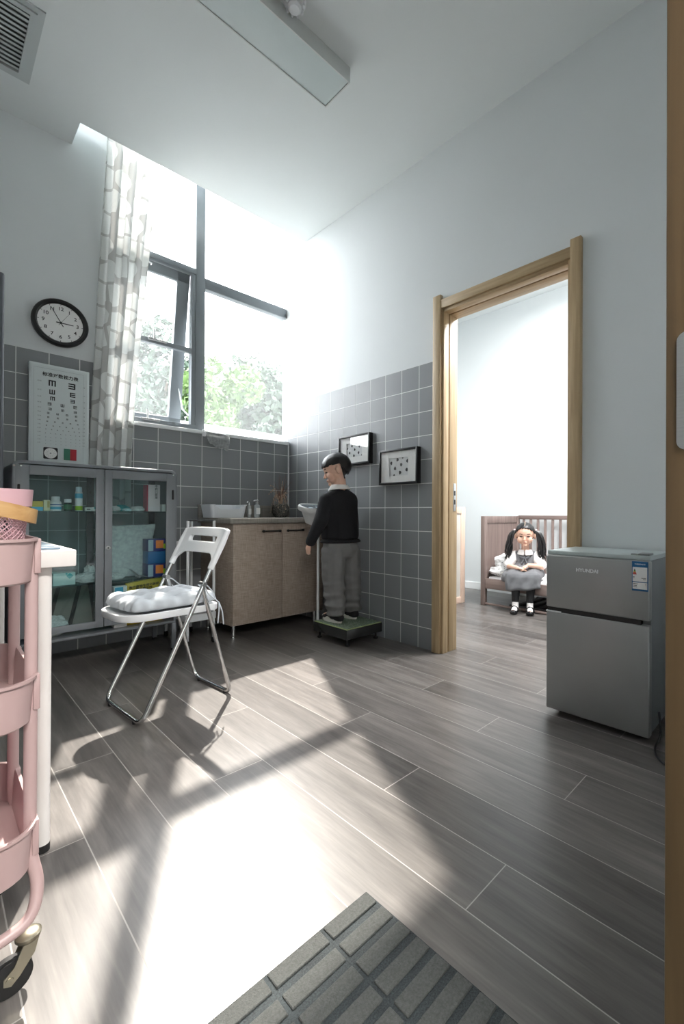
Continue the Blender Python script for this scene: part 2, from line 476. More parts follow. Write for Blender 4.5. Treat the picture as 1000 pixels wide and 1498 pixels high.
def prism(bm, poly, axis, a, b, mi=None):
    """poly: (u, v) pairs; axis 0: (x=a..b, u=y, v=z), 1: (y=a..b, u=x, v=z), 2: (z=a..b, u=x, v=y)"""
    mk = {0: lambda t, u, v: (t, u, v), 1: lambda t, u, v: (u, t, v), 2: lambda t, u, v: (u, v, t)}[axis]
    return loft(bm, [[Vector(mk(a, u, v)) for u, v in poly], [Vector(mk(b, u, v)) for u, v in poly]], mi=mi)
def tub(bm, x0, y0, x1, y1, z0, z1, r, taper=0.0, wall=0.003, lip=0.0):
    """open box with rounded corners and a real wall"""
    t, w = taper, wall
    lo = lambda x, z, rr_: [Vector((u, v, z)) for u, v in rr2(x0 + x, y0 + x, x1 - x, y1 - x, max(rr_, 0.002))]
    loops = [lo(t + 0.004, z0, r), lo(t, z0 + 0.004, r), lo(0, z1 - 0.002, r)]
    if lip: loops += [lo(-lip, z1 - 0.002, r + lip), lo(-lip, z1 + 0.003, r + lip)]
    loops += [lo(w * 0.4, z1 + (0.003 if lip else 0), r), lo(w, z1 - 0.002, r - w), lo(t + w, z0 + 0.006, r - w)]
    return loft(bm, loops)
def text(name, body, size, M4, mat, parent, ext=0.0004, align='CENTER', bold=0.0):
    cu = bpy.data.curves.new('t', 'FONT'); cu.body = body; cu.size = size; cu.extrude = ext; cu.align_x = align; cu.align_y = 'CENTER'; cu.offset = bold
    cu.resolution_u = 3
    o = bpy.data.objects.new('t', cu); COL.objects.link(o)
    dg = bpy.context.evaluated_depsgraph_get()
    me = bpy.data.meshes.new_from_object(o.evaluated_get(dg)); bpy.data.objects.remove(o)
    bm = BM(); bm.from_mesh(me); bpy.data.meshes.remove(me)
    bm.transform(M4)
    if parent is None: return bm
    return part(name, bm, mat, parent, smooth=False)
def basis(origin, ex, ey):
    ex, ey = Vector(ex).normalized(), Vector(ey).normalized(); ez = ex.cross(ey)
    m4 = Matrix((ex, ey, ez)).transposed().to_4x4(); m4.translation = Vector(origin)
    return m4
def hull(bm, *sph):
    """convex hull of spheres/ellipsoids: (centre, radius or radii)"""
    b = BM()
    for c, r in sph:
        s = BM(); bmesh.ops.create_icosphere(s, subdivisions=2, radius=1)
        rr_ = r if isinstance(r, (tuple, list)) else (r, r, r)
        s.transform(Matrix.Translation(c) @ Matrix.Diagonal((*rr_, 1))); merge(b, s)
    res = bmesh.ops.convex_hull(b, input=list(b.verts), use_existing_faces=False)
    dead = [g for g in res['geom_interior'] if isinstance(g, bmesh.types.BMVert)]
    dead += [v for v in b.verts if not v.link_faces]
    bmesh.ops.delete(b, geom=list(set(dead)), context='VERTS')
    keep = set(f for f in res['geom'] if isinstance(f, bmesh.types.BMFace) and f.is_valid)
    merge(bm, b)
    return bm
def chain(bm, *sph):
    for a, b in zip(sph[:-1], sph[1:]): hull(bm, a, b)
    return bm
def remeshed(bm, voxel, smooth=4):
    """fuse overlapping closed shapes into one continuous surface; returns a new bmesh"""
    me = bpy.data.meshes.new('t'); bm.to_mesh(me); bm.free()
    o = bpy.data.objects.new('t', me); COL.objects.link(o)
    r = o.modifiers.new('r', 'REMESH'); r.mode = 'VOXEL'; r.voxel_size = voxel
    if smooth:
        s = o.modifiers.new('s', 'SMOOTH'); s.iterations = smooth; s.factor = 0.5
    dg = bpy.context.evaluated_depsgraph_get()
    me2 = bpy.data.meshes.new_from_object(o.evaluated_get(dg))
    bpy.data.objects.remove(o); bpy.data.meshes.remove(me)
    b = BM(); b.from_mesh(me2); bpy.data.meshes.remove(me2)
    return b
def wobble(bm, amp, freq, seed=0, axis=None):
    for v in bm.verts:
        n = mnoise.noise_vector(v.co * freq + Vector((seed * 3.1, seed * 1.7, seed)))
        if axis is not None: n = axis * n.x
        v.co += n * amp
    return bm
# ================================================================ the setting
XD, YW, ZC = 2.1365, 3.313, 3.0868          # door wall, window wall, ceiling
bm = BM(); box(bm, -1.6, -2.6, -0.12, 4.4, 3.6, 0.0); struct('floor', bm, FLOOR)
bm = BM()
box(bm, -1.0, -0.1, ZC, XD + 0.1, 3.093, 3.2); box(bm, -1.0, 3.093, ZC, 0.593, 3.32, 3.2)
struct('ceiling', bm, white_ceil)
bm = BM(); box(bm, -1.1, -0.2, 3.93, 2.3, 3.62, 4.05); struct('ceiling_slab', bm, white_ceil)
# window wall: opening X 0.72..XD, Z 1.44..3.85
bm = BM()
box(bm, -1.15, YW, -0.1, 0.80, 3.6, 3.95); box(bm, 0.80, YW, -0.1, XD + 0.13, 3.6, 1.437)
box(bm, 0.80, YW + 0.02, 3.85, XD + 0.13, 3.6, 3.95)
struct('wall_window', bm, white_wall)
bm = BM()
prism(bm, [(XD, 3.42), (XD + 0.13, 3.42), (XD + 0.13, 3.6), (XD + 0.12, 3.6)], 2, 1.437, 3.85)
struct('wall_reveal', bm, white_wall)
bm = BM(); box(bm, -1.0, YW - 0.012, 0.0, 0.80, YW + 0.001, 1.7815); box(bm, 0.80, YW - 0.012, 0.0, XD, YW + 0.001, 1.437)
tw = struct('trim_1', bm, TILE_W)
# wall with the doorway to the nap room
W0 = XD + 0.004
bm = BM()
box(bm, W0, 1.662, -0.1, 2.27, 3.42, 3.95); box(bm, W0, -0.1, -0.1, 2.27, 0.868, 3.95); box(bm, W0, 0.868, 2.09, 2.27, 1.662, 3.95)
struct('wall_door', bm, white_wall)
bm = BM(); box(bm, XD, 1.712, 0.0, W0 + 0.002, 3.375, 1.7815); struct('trim_2', bm, TILE_D)
# wall the camera looks through, left wall, nap room shell
bm = BM()
box(bm, -1.1, -0.09, -0.1, -0.42, 0.105, 3.2); box(bm, 0.532, -0.09, -0.1, 2.27, 0.105, 3.2); box(bm, -0.42, -0.09, 2.14, 0.532, 0.105, 3.2)
struct('wall_back', bm, white_wall)
bm = BM(); box(bm, -1.15, -0.1, -0.1, -1.0, 3.6, 3.95); struct('wall_left', bm, white_wall)
bm = BM()
box(bm, 4.235, -1.5, -0.1, 4.35, 3.62, 3.3); box(bm, 2.27, 3.42, -0.1, 4.35, 3.6, 3.3); box(bm, 2.27, -1.6, -0.1, 4.35, -1.48, 3.3); box(bm, 2.15, -1.6, -0.1, 2.27, -0.1, 3.3)
struct('wall_nap_room', bm, white_wall)
bm = BM(); box(bm, 2.27, -1.6, 3.055, 4.35, 3.6, 3.2); struct('ceiling_nap_room', bm, white_ceil)
bm = BM(); box(bm, 4.222, -1.48, 0.0, 4.236, 3.42, 0.078, 0.003); struct('baseboard_nap_room', bm, white_trim)
bm = BM()
box(bm, -1.7, -2.6, -0.1, -1.5, -0.09, 2.8); box(bm, 1.5, -2.6, -0.1, 1.7, -0.09, 2.8); box(bm, -1.7, -2.7, -0.1, 1.7, -2.55, 2.8)
struct('wall_corridor', bm, white_wall)
bm = BM(); box(bm, -1.7, -2.7, 2.75, 1.7, -0.09, 2.85); struct('ceiling_corridor', bm, white_ceil)

# ---- window
win = thing('window_1', None, None, (1.43, 3.39, 1.44), kind='structure')
FY0, FY1 = 3.362, 3.418
bm = BM()
box(bm, 1.364, FY0, 1.44, 1.432, FY1, 3.85, 0.003)                       # mullion
box(bm, 1.432, FY0, 2.532, XD, FY1, 2.612, 0.003)                        # right transom
box(bm, 0.80, FY0, 2.612, 1.372, FY1, 2.655, 0.003)                      # left transom
box(bm, 0.80, FY0, 3.81, XD, FY1, 3.85, 0.003)
box(bm, 0.80, FY0, 1.44, 1.372, FY1, 1.492, 0.003)                       # left bottom rail
box(bm, 1.432, FY0 + 0.02, 1.44, XD, FY1, 1.462, 0.002)
box(bm, 0.80, FY0, 1.44, 0.84, FY1, 3.85, 0.003)
box(bm, 1.335, FY0 + 0.006, 1.492, 1.373, FY1, 2.612, 0.003)             # fixed stop beside the mullion
box(bm, 0.84, FY0 + 0.004, 2.022, 1.336, FY1 - 0.012, 2.056, 0.003)      # restrictor bar
part('window_frame', bm, alu, win)
for nm, (x0, x1, z0, z1) in (('pane', (1.43, XD, 1.46, 2.535)), ('pane', (1.43, XD, 2.61, 3.815)), ('pane', (0.837, 1.375, 2.652, 3.815))):
    bm = BM(); box(bm, x0, 3.394, z0, x1, 3.398, z1); part(nm, bm, PANE, win, smooth=False)
# top-hung sash, pushed open at the bottom
hinge_z, ang = 2.606, math.radians(9.0)
R = Matrix.Translation((0, 3.40, hinge_z)) @ Matrix.Rotation(ang, 4, 'X') @ Matrix.Translation((0, -3.40, -hinge_z))
bm = BM()
box(bm, 0.845, 3.385, 2.535, 1.330, 3.425, 2.604, 0.003); box(bm, 1.244, 3.385, 1.50, 1.330, 3.425, 2.604, 0.003)
box(bm, 0.845, 3.385, 1.50, 0.90, 3.425, 2.604, 0.003); box(bm, 0.845, 3.385, 1.50, 1.330, 3.425, 1.55, 0.003)
bm.transform(R); sash = part('sash', bm, alu, win)
bm = BM(); box(bm, 0.895, 3.403, 1.545, 1.266, 3.407, 2.54); bm.transform(R); part('pane', bm, PANE, sash, smooth=False)
bm = BM(); tube(bm, fillet([(0.99, 3.375, 2.585), (0.99, 3.362, 2.578), (1.06, 3.362, 2.572), (1.06, 3.375, 2.568)], 0.01), 0.006); part('sash_latch', bm, chrome, win)
for x, z in ((1.02, 1.486), (1.06, 2.046)):
    bm = BM()
    box(bm, x - 0.02, 3.352, z - 0.008, x + 0.10, 3.364, z + 0.008, 0.003); tube(bm, [(x + 0.02, 3.352, z), (x + 0.015, 3.34, z + 0.012), (x + 0.013, 3.338, z + 0.065)], 0.006)
    ball(bm, (x + 0.055, 3.35, z), 0.009)
    part('handle', bm, steel, win)
bm = BM(); tube(bm, [(1.345, 3.40, 1.55), (1.315, 3.48, 1.62), (1.30, 3.52, 1.78)], 0.005); part('stay_arm', bm, steel, win)
bm = BM(); box(bm, 0.80, YW - 0.020, 1.422, XD - 0.006, 3.375, 1.448, 0.003); part('window_sill', bm, white_trim, win)
bm = BM(); box(bm, XD - 0.018, YW - 0.020, 0.0, XD - 0.008, YW - 0.011, 1.424, 0.001); struct('trim_3', bm, white_trim)

# ---- doorway to the nap room (sliding/hinged leaf is not in sight)
dr = thing('door_1', None, None, (XD, 1.26, 0), kind='structure')
bm = BM()
box(bm, XD - 0.022, 1.655, 0.0, XD + 0.004, 1.714, 2.163, 0.003); part('casing', bm, oak, dr)
bm = BM(); box(bm, XD - 0.022, 0.818, 0.0, XD + 0.004, 0.871, 2.163, 0.003); part('casing', bm, oak, dr)
oak_h = wood('light_oak_header', lin(162, 138, 103), lin(190, 166, 130), axis=1)
bm = BM(); box(bm, XD - 0.018, 0.871, 2.078, XD + 0.004, 1.655, 2.132, 0.003); part('casing', bm, oak_h, dr)
bm = BM()
box(bm, XD - 0.004, 1.640, 0.0, XD + 0.045, 1.662, 2.09, 0.002); box(bm, XD + 0.045, 1.648, 0.0, XD + 0.055, 1.662, 2.09); box(bm, XD + 0.055, 1.640, 0.0, XD + 0.135, 1.662, 2.09, 0.002)
part('jamb', bm, oak, dr)
bm = BM(); box(bm, XD - 0.004, 0.868, 0.0, XD + 0.135, 0.888, 2.09, 0.002); part('jamb', bm, oak, dr)
bm = BM(); box(bm, XD - 0.004, 0.888, 2.058, XD + 0.045, 1.640, 2.09, 0.002); box(bm, XD + 0.045, 0.888, 2.068, XD + 0.055, 1.640, 2.09); box(bm, XD + 0.055, 0.888, 2.058, XD + 0.135, 1.640, 2.09, 0.002)
part('jamb', bm, oak_h, dr)
bm = BM(); box(bm, XD + 0.095, 1.6375, 0.86, XD + 0.122, 1.641, 1.03, 0.001); box(bm, XD + 0.10, 1.637, 0.90, XD + 0.115, 1.6385, 0.93, mi=1); box(bm, XD + 0.10, 1.637, 0.955, XD + 0.115, 1.6385, 0.985, mi=1)
part('strike_plate', bm, [steel, black_p], dr)

# ---- doorway the picture is taken from
dc = thing('door_2', None, None, (0.5, 0.0, 0), kind='structure')
bm = BM()
box(bm, 0.50, -0.10, 0.0, 0.533, 0.1105, 2.15, 0.0025); part('jamb', bm, oak_dark, dc)
bm = BM(); box(bm, -0.43, -0.10, 0.0, -0.405, 0.1105, 2.15, 0.0025); part('jamb', bm, oak_dark, dc)
bm = BM(); box(bm, -0.405, -0.10, 2.11, 0.50, 0.1105, 2.15, 0.0025); part('jamb', bm, oak_dark, dc)
bm = BM(); box(bm, 0.533, 0.10, 0.0, 0.60, 0.115, 2.21, 0.002); box(bm, -0.49, 0.10, 0.0, -0.43, 0.115, 2.21, 0.002); box(bm, -0.49, 0.10, 2.15, 0.60, 0.115, 2.21, 0.002)
part('casing', bm, oak_dark, dc)
bm = BM()
prism(bm, rr2(0.066, 0.905, 0.1005, 1.018, 0.008), 0, 0.4975, 0.501)
cyl(bm, (0.4975, 0.062, 0.905), (0.4975, 0.062, 1.018), 0.006)
for z in (0.925, 0.962, 0.998): cyl(bm, (0.4968, 0.085, z), (0.498, 0.085, z), 0.0035, seg=12)
part('hinge', bm, steel, dc)

# ---- ceiling fittings
lampt = thing('ceiling_light', 'long white box lamp under the ceiling, switched off, with a pale diffuser', 'ceiling light', (0.82, 1.815, ZC))
bm = BM()
Z0 = ZC - 0.08
box(bm, 0.19, 1.715, Z0, 1.450, 1.721, ZC - 0.002); box(bm, 0.19, 1.909, Z0, 1.450, 1.915, ZC - 0.002)
box(bm, 1.444, 1.721, Z0, 1.450, 1.909, ZC - 0.002); box(bm, 0.19, 1.721, Z0, 0.196, 1.909, ZC - 0.002); box(bm, 0.196, 1.721, ZC - 0.012, 1.444, 1.909, ZC - 0.002)
part('housing', bm, pm('lamp_housing', lin(205, 208, 206), 0.45, var=0.01), lampt)
bm = BM(); box(bm, 0.197, 1.722, Z0 + 0.004, 1.443, 1.908, Z0 + 0.008); part('diffuser', bm, pm('lamp_diffuser', lin(198, 208, 208), 0.3, var=0.02), lampt)

v = thing('air_vent', 'white square louvred air grille in the ceiling', 'air vent', (0.10, 2.765, ZC))
ventm = pm('vent_paint', lin(184, 190, 190), 0.5, var=0.02)
bm = BM()
for a, z, w in ((0.0, 0.007, 0.026), (0.027, 0.014, 0.022)):
    x0, x1, y0, y1 = -0.14 + a, 0.354 - a, 2.523 + a, 3.006 - a
    box(bm, x0, y0, ZC - z, x1, y0 + w, ZC + 0.0); box(bm, x0, y1 - w, ZC - z, x1, y1, ZC); box(bm, x0, y0 + w, ZC - z, x0 + w, y1 - w, ZC); box(bm, x1 - w, y0 + w, ZC - z, x1, y1 - w, ZC)
part('frame', bm, ventm, v)
bm = BM()
for k in range(13):
    y = 2.592 + k * 0.0288
    box(bm, -0.095, y - 0.0095, ZC - 0.0095, 0.306, y + 0.0095, ZC - 0.0075, rot=Matrix.Rotation(math.radians(12), 4, 'X'))
part('louvre', bm, ventm, v)
bm = BM(); box(bm, -0.095, 2.57, ZC - 0.0015, 0.306, 2.96, ZC - 0.0005); part('duct_shade', bm, pm('vent_dark', lin(84, 90, 90), 0.8), v)  # flat dark sheet standing in for the shade inside the vent

sd = thing('smoke_detector', 'small round white smoke detector on the ceiling beside the box lamp', 'smoke detector', (1.09, 1.665, ZC))
bm = BM(); lathe(bm, [(0.001, 0.0), (0.05, 0.0), (0.05, -0.012), (0.044, -0.018), (0.001, -0.018)], (1.09, 1.665, ZC)); part('base', bm, white_p, sd)
bm = BM()
lathe(bm, [(0.001, -0.018), (0.030, -0.018), (0.030, -0.040), (0.022, -0.048), (0.001, -0.048)], (1.09, 1.665, ZC))
for k in range(10):
    a = k * math.pi / 5; box(bm, -0.004, -0.003, 0, 0.004, 0.003, 0.024, rot=None) if False else ball(bm, (1.09 + 0.038 * math.cos(a), 1.665 + 0.038 * math.sin(a), ZC - 0.030), (0.007, 0.007, 0.012), 8, 6)
part('sensor_head', bm, white_p, sd)
# ================================================================ window wall furniture
# ---- curtain
NU, NV = 90, 40
bm = BM(); uvl = bm.loops.layers.uv.new('UVMap')
vs = []
for j in range(NV + 1):
    t = j / NV; z = 0.83 + t * (3.86 - 0.83)
    q = (z - 1.15) / 2.0
    x0 = 0.684 + 0.080 * max(q, -0.1); x1 = 0.915 + 0.155 * max(q, 0) ** 1.15 + 0.0
    row = []
    for i in range(NU + 1):
        s = i / NU
        amp = 0.025 * (1 - 0.15 * t)
        ph = s * 2 * math.pi * 3.6 + 0.5 * math.sin(z * 1.3)
        x = x0 + (x1 - x0) * s + 0.010 * math.sin(ph * 2 + 1 + z * 0.7)
        y = 3.270 + amp * math.sin(ph) + 0.006 * math.sin(z * 3 + s * 9)
        y = min(y, 3.294)
        row.append(bm.verts.new((x, y, z)))
    vs.append(row)
for j in range(NV):
    for i in range(NU):
        f = bm.faces.new((vs[j][i], vs[j][i + 1], vs[j + 1][i + 1], vs[j + 1][i]))
        for lp, (a, b) in zip(f.loops, ((i, j), (i + 1, j), (i + 1, j + 1), (i, j + 1))):
            lp[uvl].uv = (a / NU * 0.46, b / NV * 3.03)
cur = solo('curtain', bm, curtain_mat(), 'white curtain printed with grey-edged pebbles, hanging at the left of the window', 'curtain', ang=180)

# ---- wall clock
ck = thing('wall_clock', 'round black-rimmed white wall clock above the eye chart', 'clock', (0.540, 3.28, 1.968), 0)
C0 = Vector((0.540, 0, 1.968)); RC = 0.138
def ring_y(bm, prof, seg=48, mi=None):
    loops = [[Vector((C0.x + r * math.cos(a), y, C0.z + r * math.sin(a))) for a in [2 * math.pi * k / seg for k in range(seg)]] for r, y in prof]
    return loft(bm, loops, mi=mi)
bm = BM(); ring_y(bm, [(0.110, 3.300), (RC, 3.300), (RC, 3.272), (RC - 0.006, 3.264), (RC - 0.018, 3.264), (RC - 0.022, 3.274), (0.110, 3.282)]); part('rim', bm, black_p, ck)
bm = BM(); ring_y(bm, [(0.001, 3.290), (0.119, 3.290), (0.119, 3.281), (0.001, 3.281)]); face = part('dial', bm, paper, ck)
for k in range(1, 13):
    a = math.radians(90 - 30 * k)
    text('numeral', str(k), 0.029, basis((C0.x + 0.083 * math.cos(a), 3.2805, C0.z + 0.083 * math.sin(a)), (1, 0, 0), (0, 0, 1)), ink, face, 0.0003, bold=0.0004)
for k in range(12):
    bm = BM(); a = math.radians(30 * k); d = Vector((math.cos(a), 0, math.sin(a))); n = Vector((-d.z, 0, d.x))
    p, q = C0 + d * 0.103, C0 + d * 0.112
    for y in (3.2800,):
        loft(bm, [[Vector((c.x, y, c.z)) for c in (p + n * 0.0012, p - n * 0.0012, q - n * 0.0012, q + n * 0.0012)], [Vector((c.x, y + 0.001, c.z)) for c in (p + n * 0.0012, p - n * 0.0012, q - n * 0.0012, q + n * 0.0012)]])
    part('minute_mark', bm, ink, face)
def hand(name, deg, l, back, w, y):
    a = math.radians(90 - deg); d = Vector((math.cos(a), 0, math.sin(a))); n = Vector((-d.z, 0, d.x))
    pts = [C0 - d * back + n * w, C0 - d * back - n * w, C0 + d * l - n * w * 0.7, C0 + d * l + n * w * 0.7]
    b = BM(); loft(b, [[Vector((p.x, y, p.z)) for p in pts], [Vector((p.x, y - 0.001, p.z)) for p in pts]]); part(name, b, ink, ck)
hand('hour_hand', 89, 0.062, 0.022, 0.003, 3.2785); hand('minute_hand', 330, 0.095, 0.024, 0.0022, 3.2765); hand('second_hand', 33, 0.07, 0.02, 0.0008, 3.2745)
bm = BM(); ring_y(bm, [(0.001, 3.273), (0.006, 3.273), (0.006, 3.280), (0.001, 3.280)], 16); part('pin', bm, ink, ck)

# ---- medicine cabinet
CX0, CX1, CY0, CY1, CZ0, CZ1 = 0.283, 1.057, 2.87, 3.226, 0.165, 1.100
cabm = pm('grey_cabinet_paint', lin(122, 126, 131), 0.4, var=0.03)
cab = thing('medicine_cabinet', 'grey metal medicine cabinet with two glass doors under the window', 'cabinet', ((CX0 + CX1) / 2, 3.055, 0))
bm = BM()
outer = [(CX0, CZ0), (CX1, CZ0)] + [(x, z) for x, z in rr2(CX0, 0.5, CX1, CZ1, 0.035)][:14]
o_ = [(CX0, CZ0), (CX1, CZ0)] + [p for p in rr2(CX0, 0.5, CX1, CZ1, 0.035, 6)[:14]]
i_ = [(CX0 + 0.016, CZ0 + 0.016), (CX1 - 0.016, CZ0 + 0.016)] + [p for p in rr2(CX0 + 0.016, 0.5, CX1 - 0.016, CZ1 - 0.016, 0.022, 6)[:14]]
def P(lst, y): return [Vector((x, y, z)) for x, z in lst]
oi = [(x + (0.004 if x < 0.6 else -0.004), z + (0.004 if z < 0.5 else -0.004)) for x, z in o_]
loft(bm, [P(i_, CY1), P(o_, CY1), P(o_, CY0 + 0.004), P(oi, CY0), P(i_, CY0), P(i_, CY1)], cap0=False, cap1=False)
part('body', bm, cabm, cab, ang=50)
bm = BM(); box(bm, CX0 + 0.01, CY1 - 0.008, CZ0 + 0.01, CX1 - 0.01, CY1 - 0.004, CZ1 - 0.02); part('back_pane', bm, CABGLASS, cab, smooth=False)
for x, y in ((CX0 + 0.012, CY0 + 0.012), (CX1 - 0.012, CY0 + 0.012), (CX0 + 0.012, CY1 - 0.012), (CX1 - 0.012, CY1 - 0.012)):
    bm = BM(); box(bm, x - 0.012, y - 0.012, 0.012, x + 0.012, y + 0.012, CZ0 + 0.002, 0.001); lg = part('leg', bm, cabm, cab)
    bm = BM(); cyl(bm, (x, y, 0.0), (x, y, 0.013), 0.014); part('foot', bm, black_p, lg)
def cab_door(x0, x1, g0, g1, knob):
    z0, z1 = CZ0 + 0.045, CZ1 - 0.022; gz0, gz1 = 0.245, 1.030
    b = BM(); y0, y1 = CY0 - 0.002, CY0 + 0.014
    box(b, x0, y0, z0, g0, y1, z1, 0.0015); box(b, g1, y0, z0, x1, y1, z1, 0.0015); box(b, g0, y0, gz1, g1, y1, z1, 0.0015); box(b, g0, y0, z0, g1, y1, gz0, 0.0015)
    d = part('door', b, cabm, cab)
    b = BM(); box(b, g0 - 0.003, y0 + 0.006, gz0 - 0.003, g1 + 0.003, y0 + 0.009, gz1 + 0.003); part('pane', b, CABGLASS, d, smooth=False)
    hx = x0 + 0.012 if knob is None else x1 - 0.012
    for z in (0.95, 0.33):
        b = BM(); cyl(b, (hx, y0 - 0.004, z - 0.022), (hx, y0 - 0.004, z + 0.022), 0.0055); ball(b, (hx, y0 - 0.004, z + 0.024), 0.006, 10, 6); ball(b, (hx, y0 - 0.004, z - 0.024), 0.006, 10, 6)
        part('hinge', b, black_p, d)
    if knob:
        b = BM(); cyl(b, (knob, y0 - 0.006, 0.644), (knob, y0 + 0.002, 0.644), 0.011, bev=0.002); cyl(b, (knob, y0 - 0.0065, 0.644), (knob, y0 - 0.005, 0.644), 0.004, seg=12, mi=1)
        part('lock', b, [steel, ink], d)
cab_door(CX0 + 0.014, 0.672, 0.350, 0.634, None); cab_door(0.676, CX1 - 0.014, 0.712, 0.996, 0.692)
bm = BM()
for x in (CX0 + 0.008, CX0 + 0.034, CX1 - 0.022):
    bm = BM(); cyl(bm, (x, CY0 - 0.003, 1.071), (x, CY0 + 0.003, 1.071), 0.005, seg=10); part('screw', bm, chrome, cab)
for x in (0.66, 1.0):
    bm = BM(); box(bm, x, 3.193, CZ0 + 0.016, x + 0.034, 3.210, CZ1 - 0.018)
    for k in range(14): cyl(bm, (x + 0.017, 3.191, 0.24 + k * 0.06), (x + 0.017, 3.195, 0.24 + k * 0.06), 0.006, seg=8, mi=1)
    part('upright', bm, [pm('dark_metal', lin(58, 62, 66), 0.45), ink], cab)
SH1, SH2, SH3 = 0.848, 0.452, CZ0 + 0.016
for z in (SH1, SH2):
    bm = BM(); box(bm, CX0 + 0.017, CY0 + 0.03, z - 0.007, CX1 - 0.017, 3.19, z, 0.001); part('shelf', bm, SHELFGLASS, cab)

# ---- things in the cabinet
def col_m(n, r, g, b, rough=0.4): return pm(n, lin(r, g, b), rough, var=0.03)
def carton(name, x0, x1, y0, y1, z0, z1, m, label, cat='box', extra=None, group=None, rot=0):
    t = thing(name, label, cat, ((x0 + x1) / 2, (y0 + y1) / 2, z0), rot, group)
    w, d, h = (x1 - x0) / 2, (y1 - y0) / 2, z1 - z0
    b = BM(); box(b, -w, -d, 0.0005, w, d, h, 0.0012); part('carton', b, m, t, local=True)
    for nm, (u0, u1, v0, v1), em in extra or []:
        b = BM(); box(b, -w + 2 * w * u0, -d - 0.0008, h * v0, -w + 2 * w * u1, -d + 0.0002, h * v1); part(nm, b, em, t, smooth=False, local=True)
    return t
yel = col_m('carton_yellow', 214, 190, 70); cyan = col_m('carton_cyan', 70, 170, 205); cream = col_m('carton_cream', 222, 218, 178)
navy = col_m('carton_navy', 20, 34, 110); blue = col_m('carton_blue', 12, 92, 150); orange = col_m('carton_orange', 236, 126, 44); teal = col_m('teal_film', 44, 160, 165)
pinkw = col_m('carton_pale_pink', 226, 208, 212); red = col_m('carton_red', 170, 50, 72); green = col_m('label_green', 26, 98, 60); dgreen = col_m('bottle_green', 24, 52, 44, 0.2); lime = col_m('spray_lime', 150, 190, 30)
carton('medicine_box', 0.366, 0.414, 2.93, 2.97, SH1, 0.898, yel, 'yellow and blue medicine box at the left end of the upper glass shelf', extra=[('label', (0.0, 1.0, 0.02, 0.4), cyan)])
carton('medicine_box', 0.4165, 0.443, 2.93, 2.97, SH1, 0.905, cream, 'small cream medicine box between yellow box and white pill bottle', extra=[('label', (0.55, 0.9, 0.3, 0.9), col_m('label_sand', 190, 180, 120))])
def bottle(label, x, y, z, prof, m, capprof, mc, lab=None, ml=None, cat='bottle', name='medicine_bottle', group=None):
    t = thing(name, label, cat, (x, y, z), 0, group)
    b = BM(); lathe(b, prof, (x, y, z)); part('body', b, m, t)
    b = BM(); lathe(b, capprof, (x, y, z)); part('cap', b, mc, t)
    for (r, z0, z1), mm in zip(lab or [], ml or []):
        b = BM(); lathe(b, [(r - 0.001, z0), (r, z0), (r, z1), (r - 0.001, z1)], (x, y, z)); part('label', b, mm, t)
    return t
bottle('white pill bottle with a blue label on the upper glass shelf', 0.470, 2.955, SH1, [(0.001, 0.0005), (0.024, 0.0005), (0.025, 0.003), (0.025, 0.046), (0.018, 0.054), (0.001, 0.054)], white_p, [(0.001, 0.054), (0.019, 0.054), (0.019, 0.076), (0.001, 0.077)], white_p,
       [(0.0254, 0.008, 0.022), (0.0254, 0.030, 0.036)], [cyan, blue])
bottle('short dark green bottle with a white cap on the upper shelf', 0.523, 2.955, SH1, [(0.001, 0.0005), (0.018, 0.0005), (0.019, 0.003), (0.019, 0.038), (0.014, 0.042), (0.001, 0.042)], dgreen, [(0.001, 0.046), (0.016, 0.046), (0.016, 0.064), (0.001, 0.064)], white_p, [(0.0193, 0.008, 0.036)], [green])
bottle('tall spray can printed blue, white and green on the upper shelf', 0.5725, 2.955, SH1, [(0.001, 0.0005), (0.0175, 0.0005), (0.0175, 0.098), (0.015, 0.104), (0.001, 0.104)], white_p, [(0.001, 0.104), (0.015, 0.104), (0.014, 0.132), (0.001, 0.134)], pm('pale_blue_cap', lin(205, 225, 235), 0.3),
       [(0.0178, 0.004, 0.028), (0.0178, 0.070, 0.096)], [lime, cyan], 'spray can', 'spray_can')
carton('ointment_box', 0.600, 0.6295, 2.94, 2.965, SH1, 0.868, paper, 'white ointment box lying right of the spray can', extra=[('label', (0.2, 0.8, 0.35, 0.65), ink)])
carton('ointment_box', 0.6315, 0.655, 2.94, 2.965, SH1, 0.870, paper, 'tiny white ointment box with a teal corner by the door stile', extra=[('label', (0.4, 1.0, 0.5, 1.0), teal)])
def crumple(name, c, dims, m, label, cat, seed=0, amp=0.25, freq=22, group=None, flat=True):
    b = BM(); bmesh.ops.create_icosphere(b, subdivisions=4, radius=1)
    for v in b.verts:
        n = mnoise.noise_vector(v.co * 2.2 + Vector((seed, seed * 2, 0))) * amp + mnoise.noise_vector(v.co * 6 + Vector((seed, 0, seed))) * amp * 0.45
        v.co += n
        v.co = Vector((max(-1, min(1, v.co.x)) * dims[0], max(-1, min(1, v.co.y)) * dims[1], v.co.z * dims[2]))
        if flat: v.co.z = max(v.co.z, -dims[2] * 0.75)
    mz = min(v.co.z for v in b.verts)
    for v in b.verts: v.co += Vector((c[0], c[1], c[2] - mz + 0.0005))
    return solo(name, b, m, label, cat, group)
crumple('gauze_pack', (0.752, 3.0, SH1), (0.035, 0.035, 0.018), FILM_W, 'crumpled white gauze pack at the left of the right upper shelf', 'gauze pack', 1)
crumple('gauze_pack', (0.865, 2.965, SH1), (0.036, 0.03, 0.017), FILM_W, 'crumpled white gauze pack beside the upright pink box', 'gauze pack', 2)
crumple('wipes_pack', (0.815, 3.10, SH1), (0.045, 0.035, 0.022), teal, 'teal film pack lying behind the gauze on the upper shelf', 'wipes pack', 3)
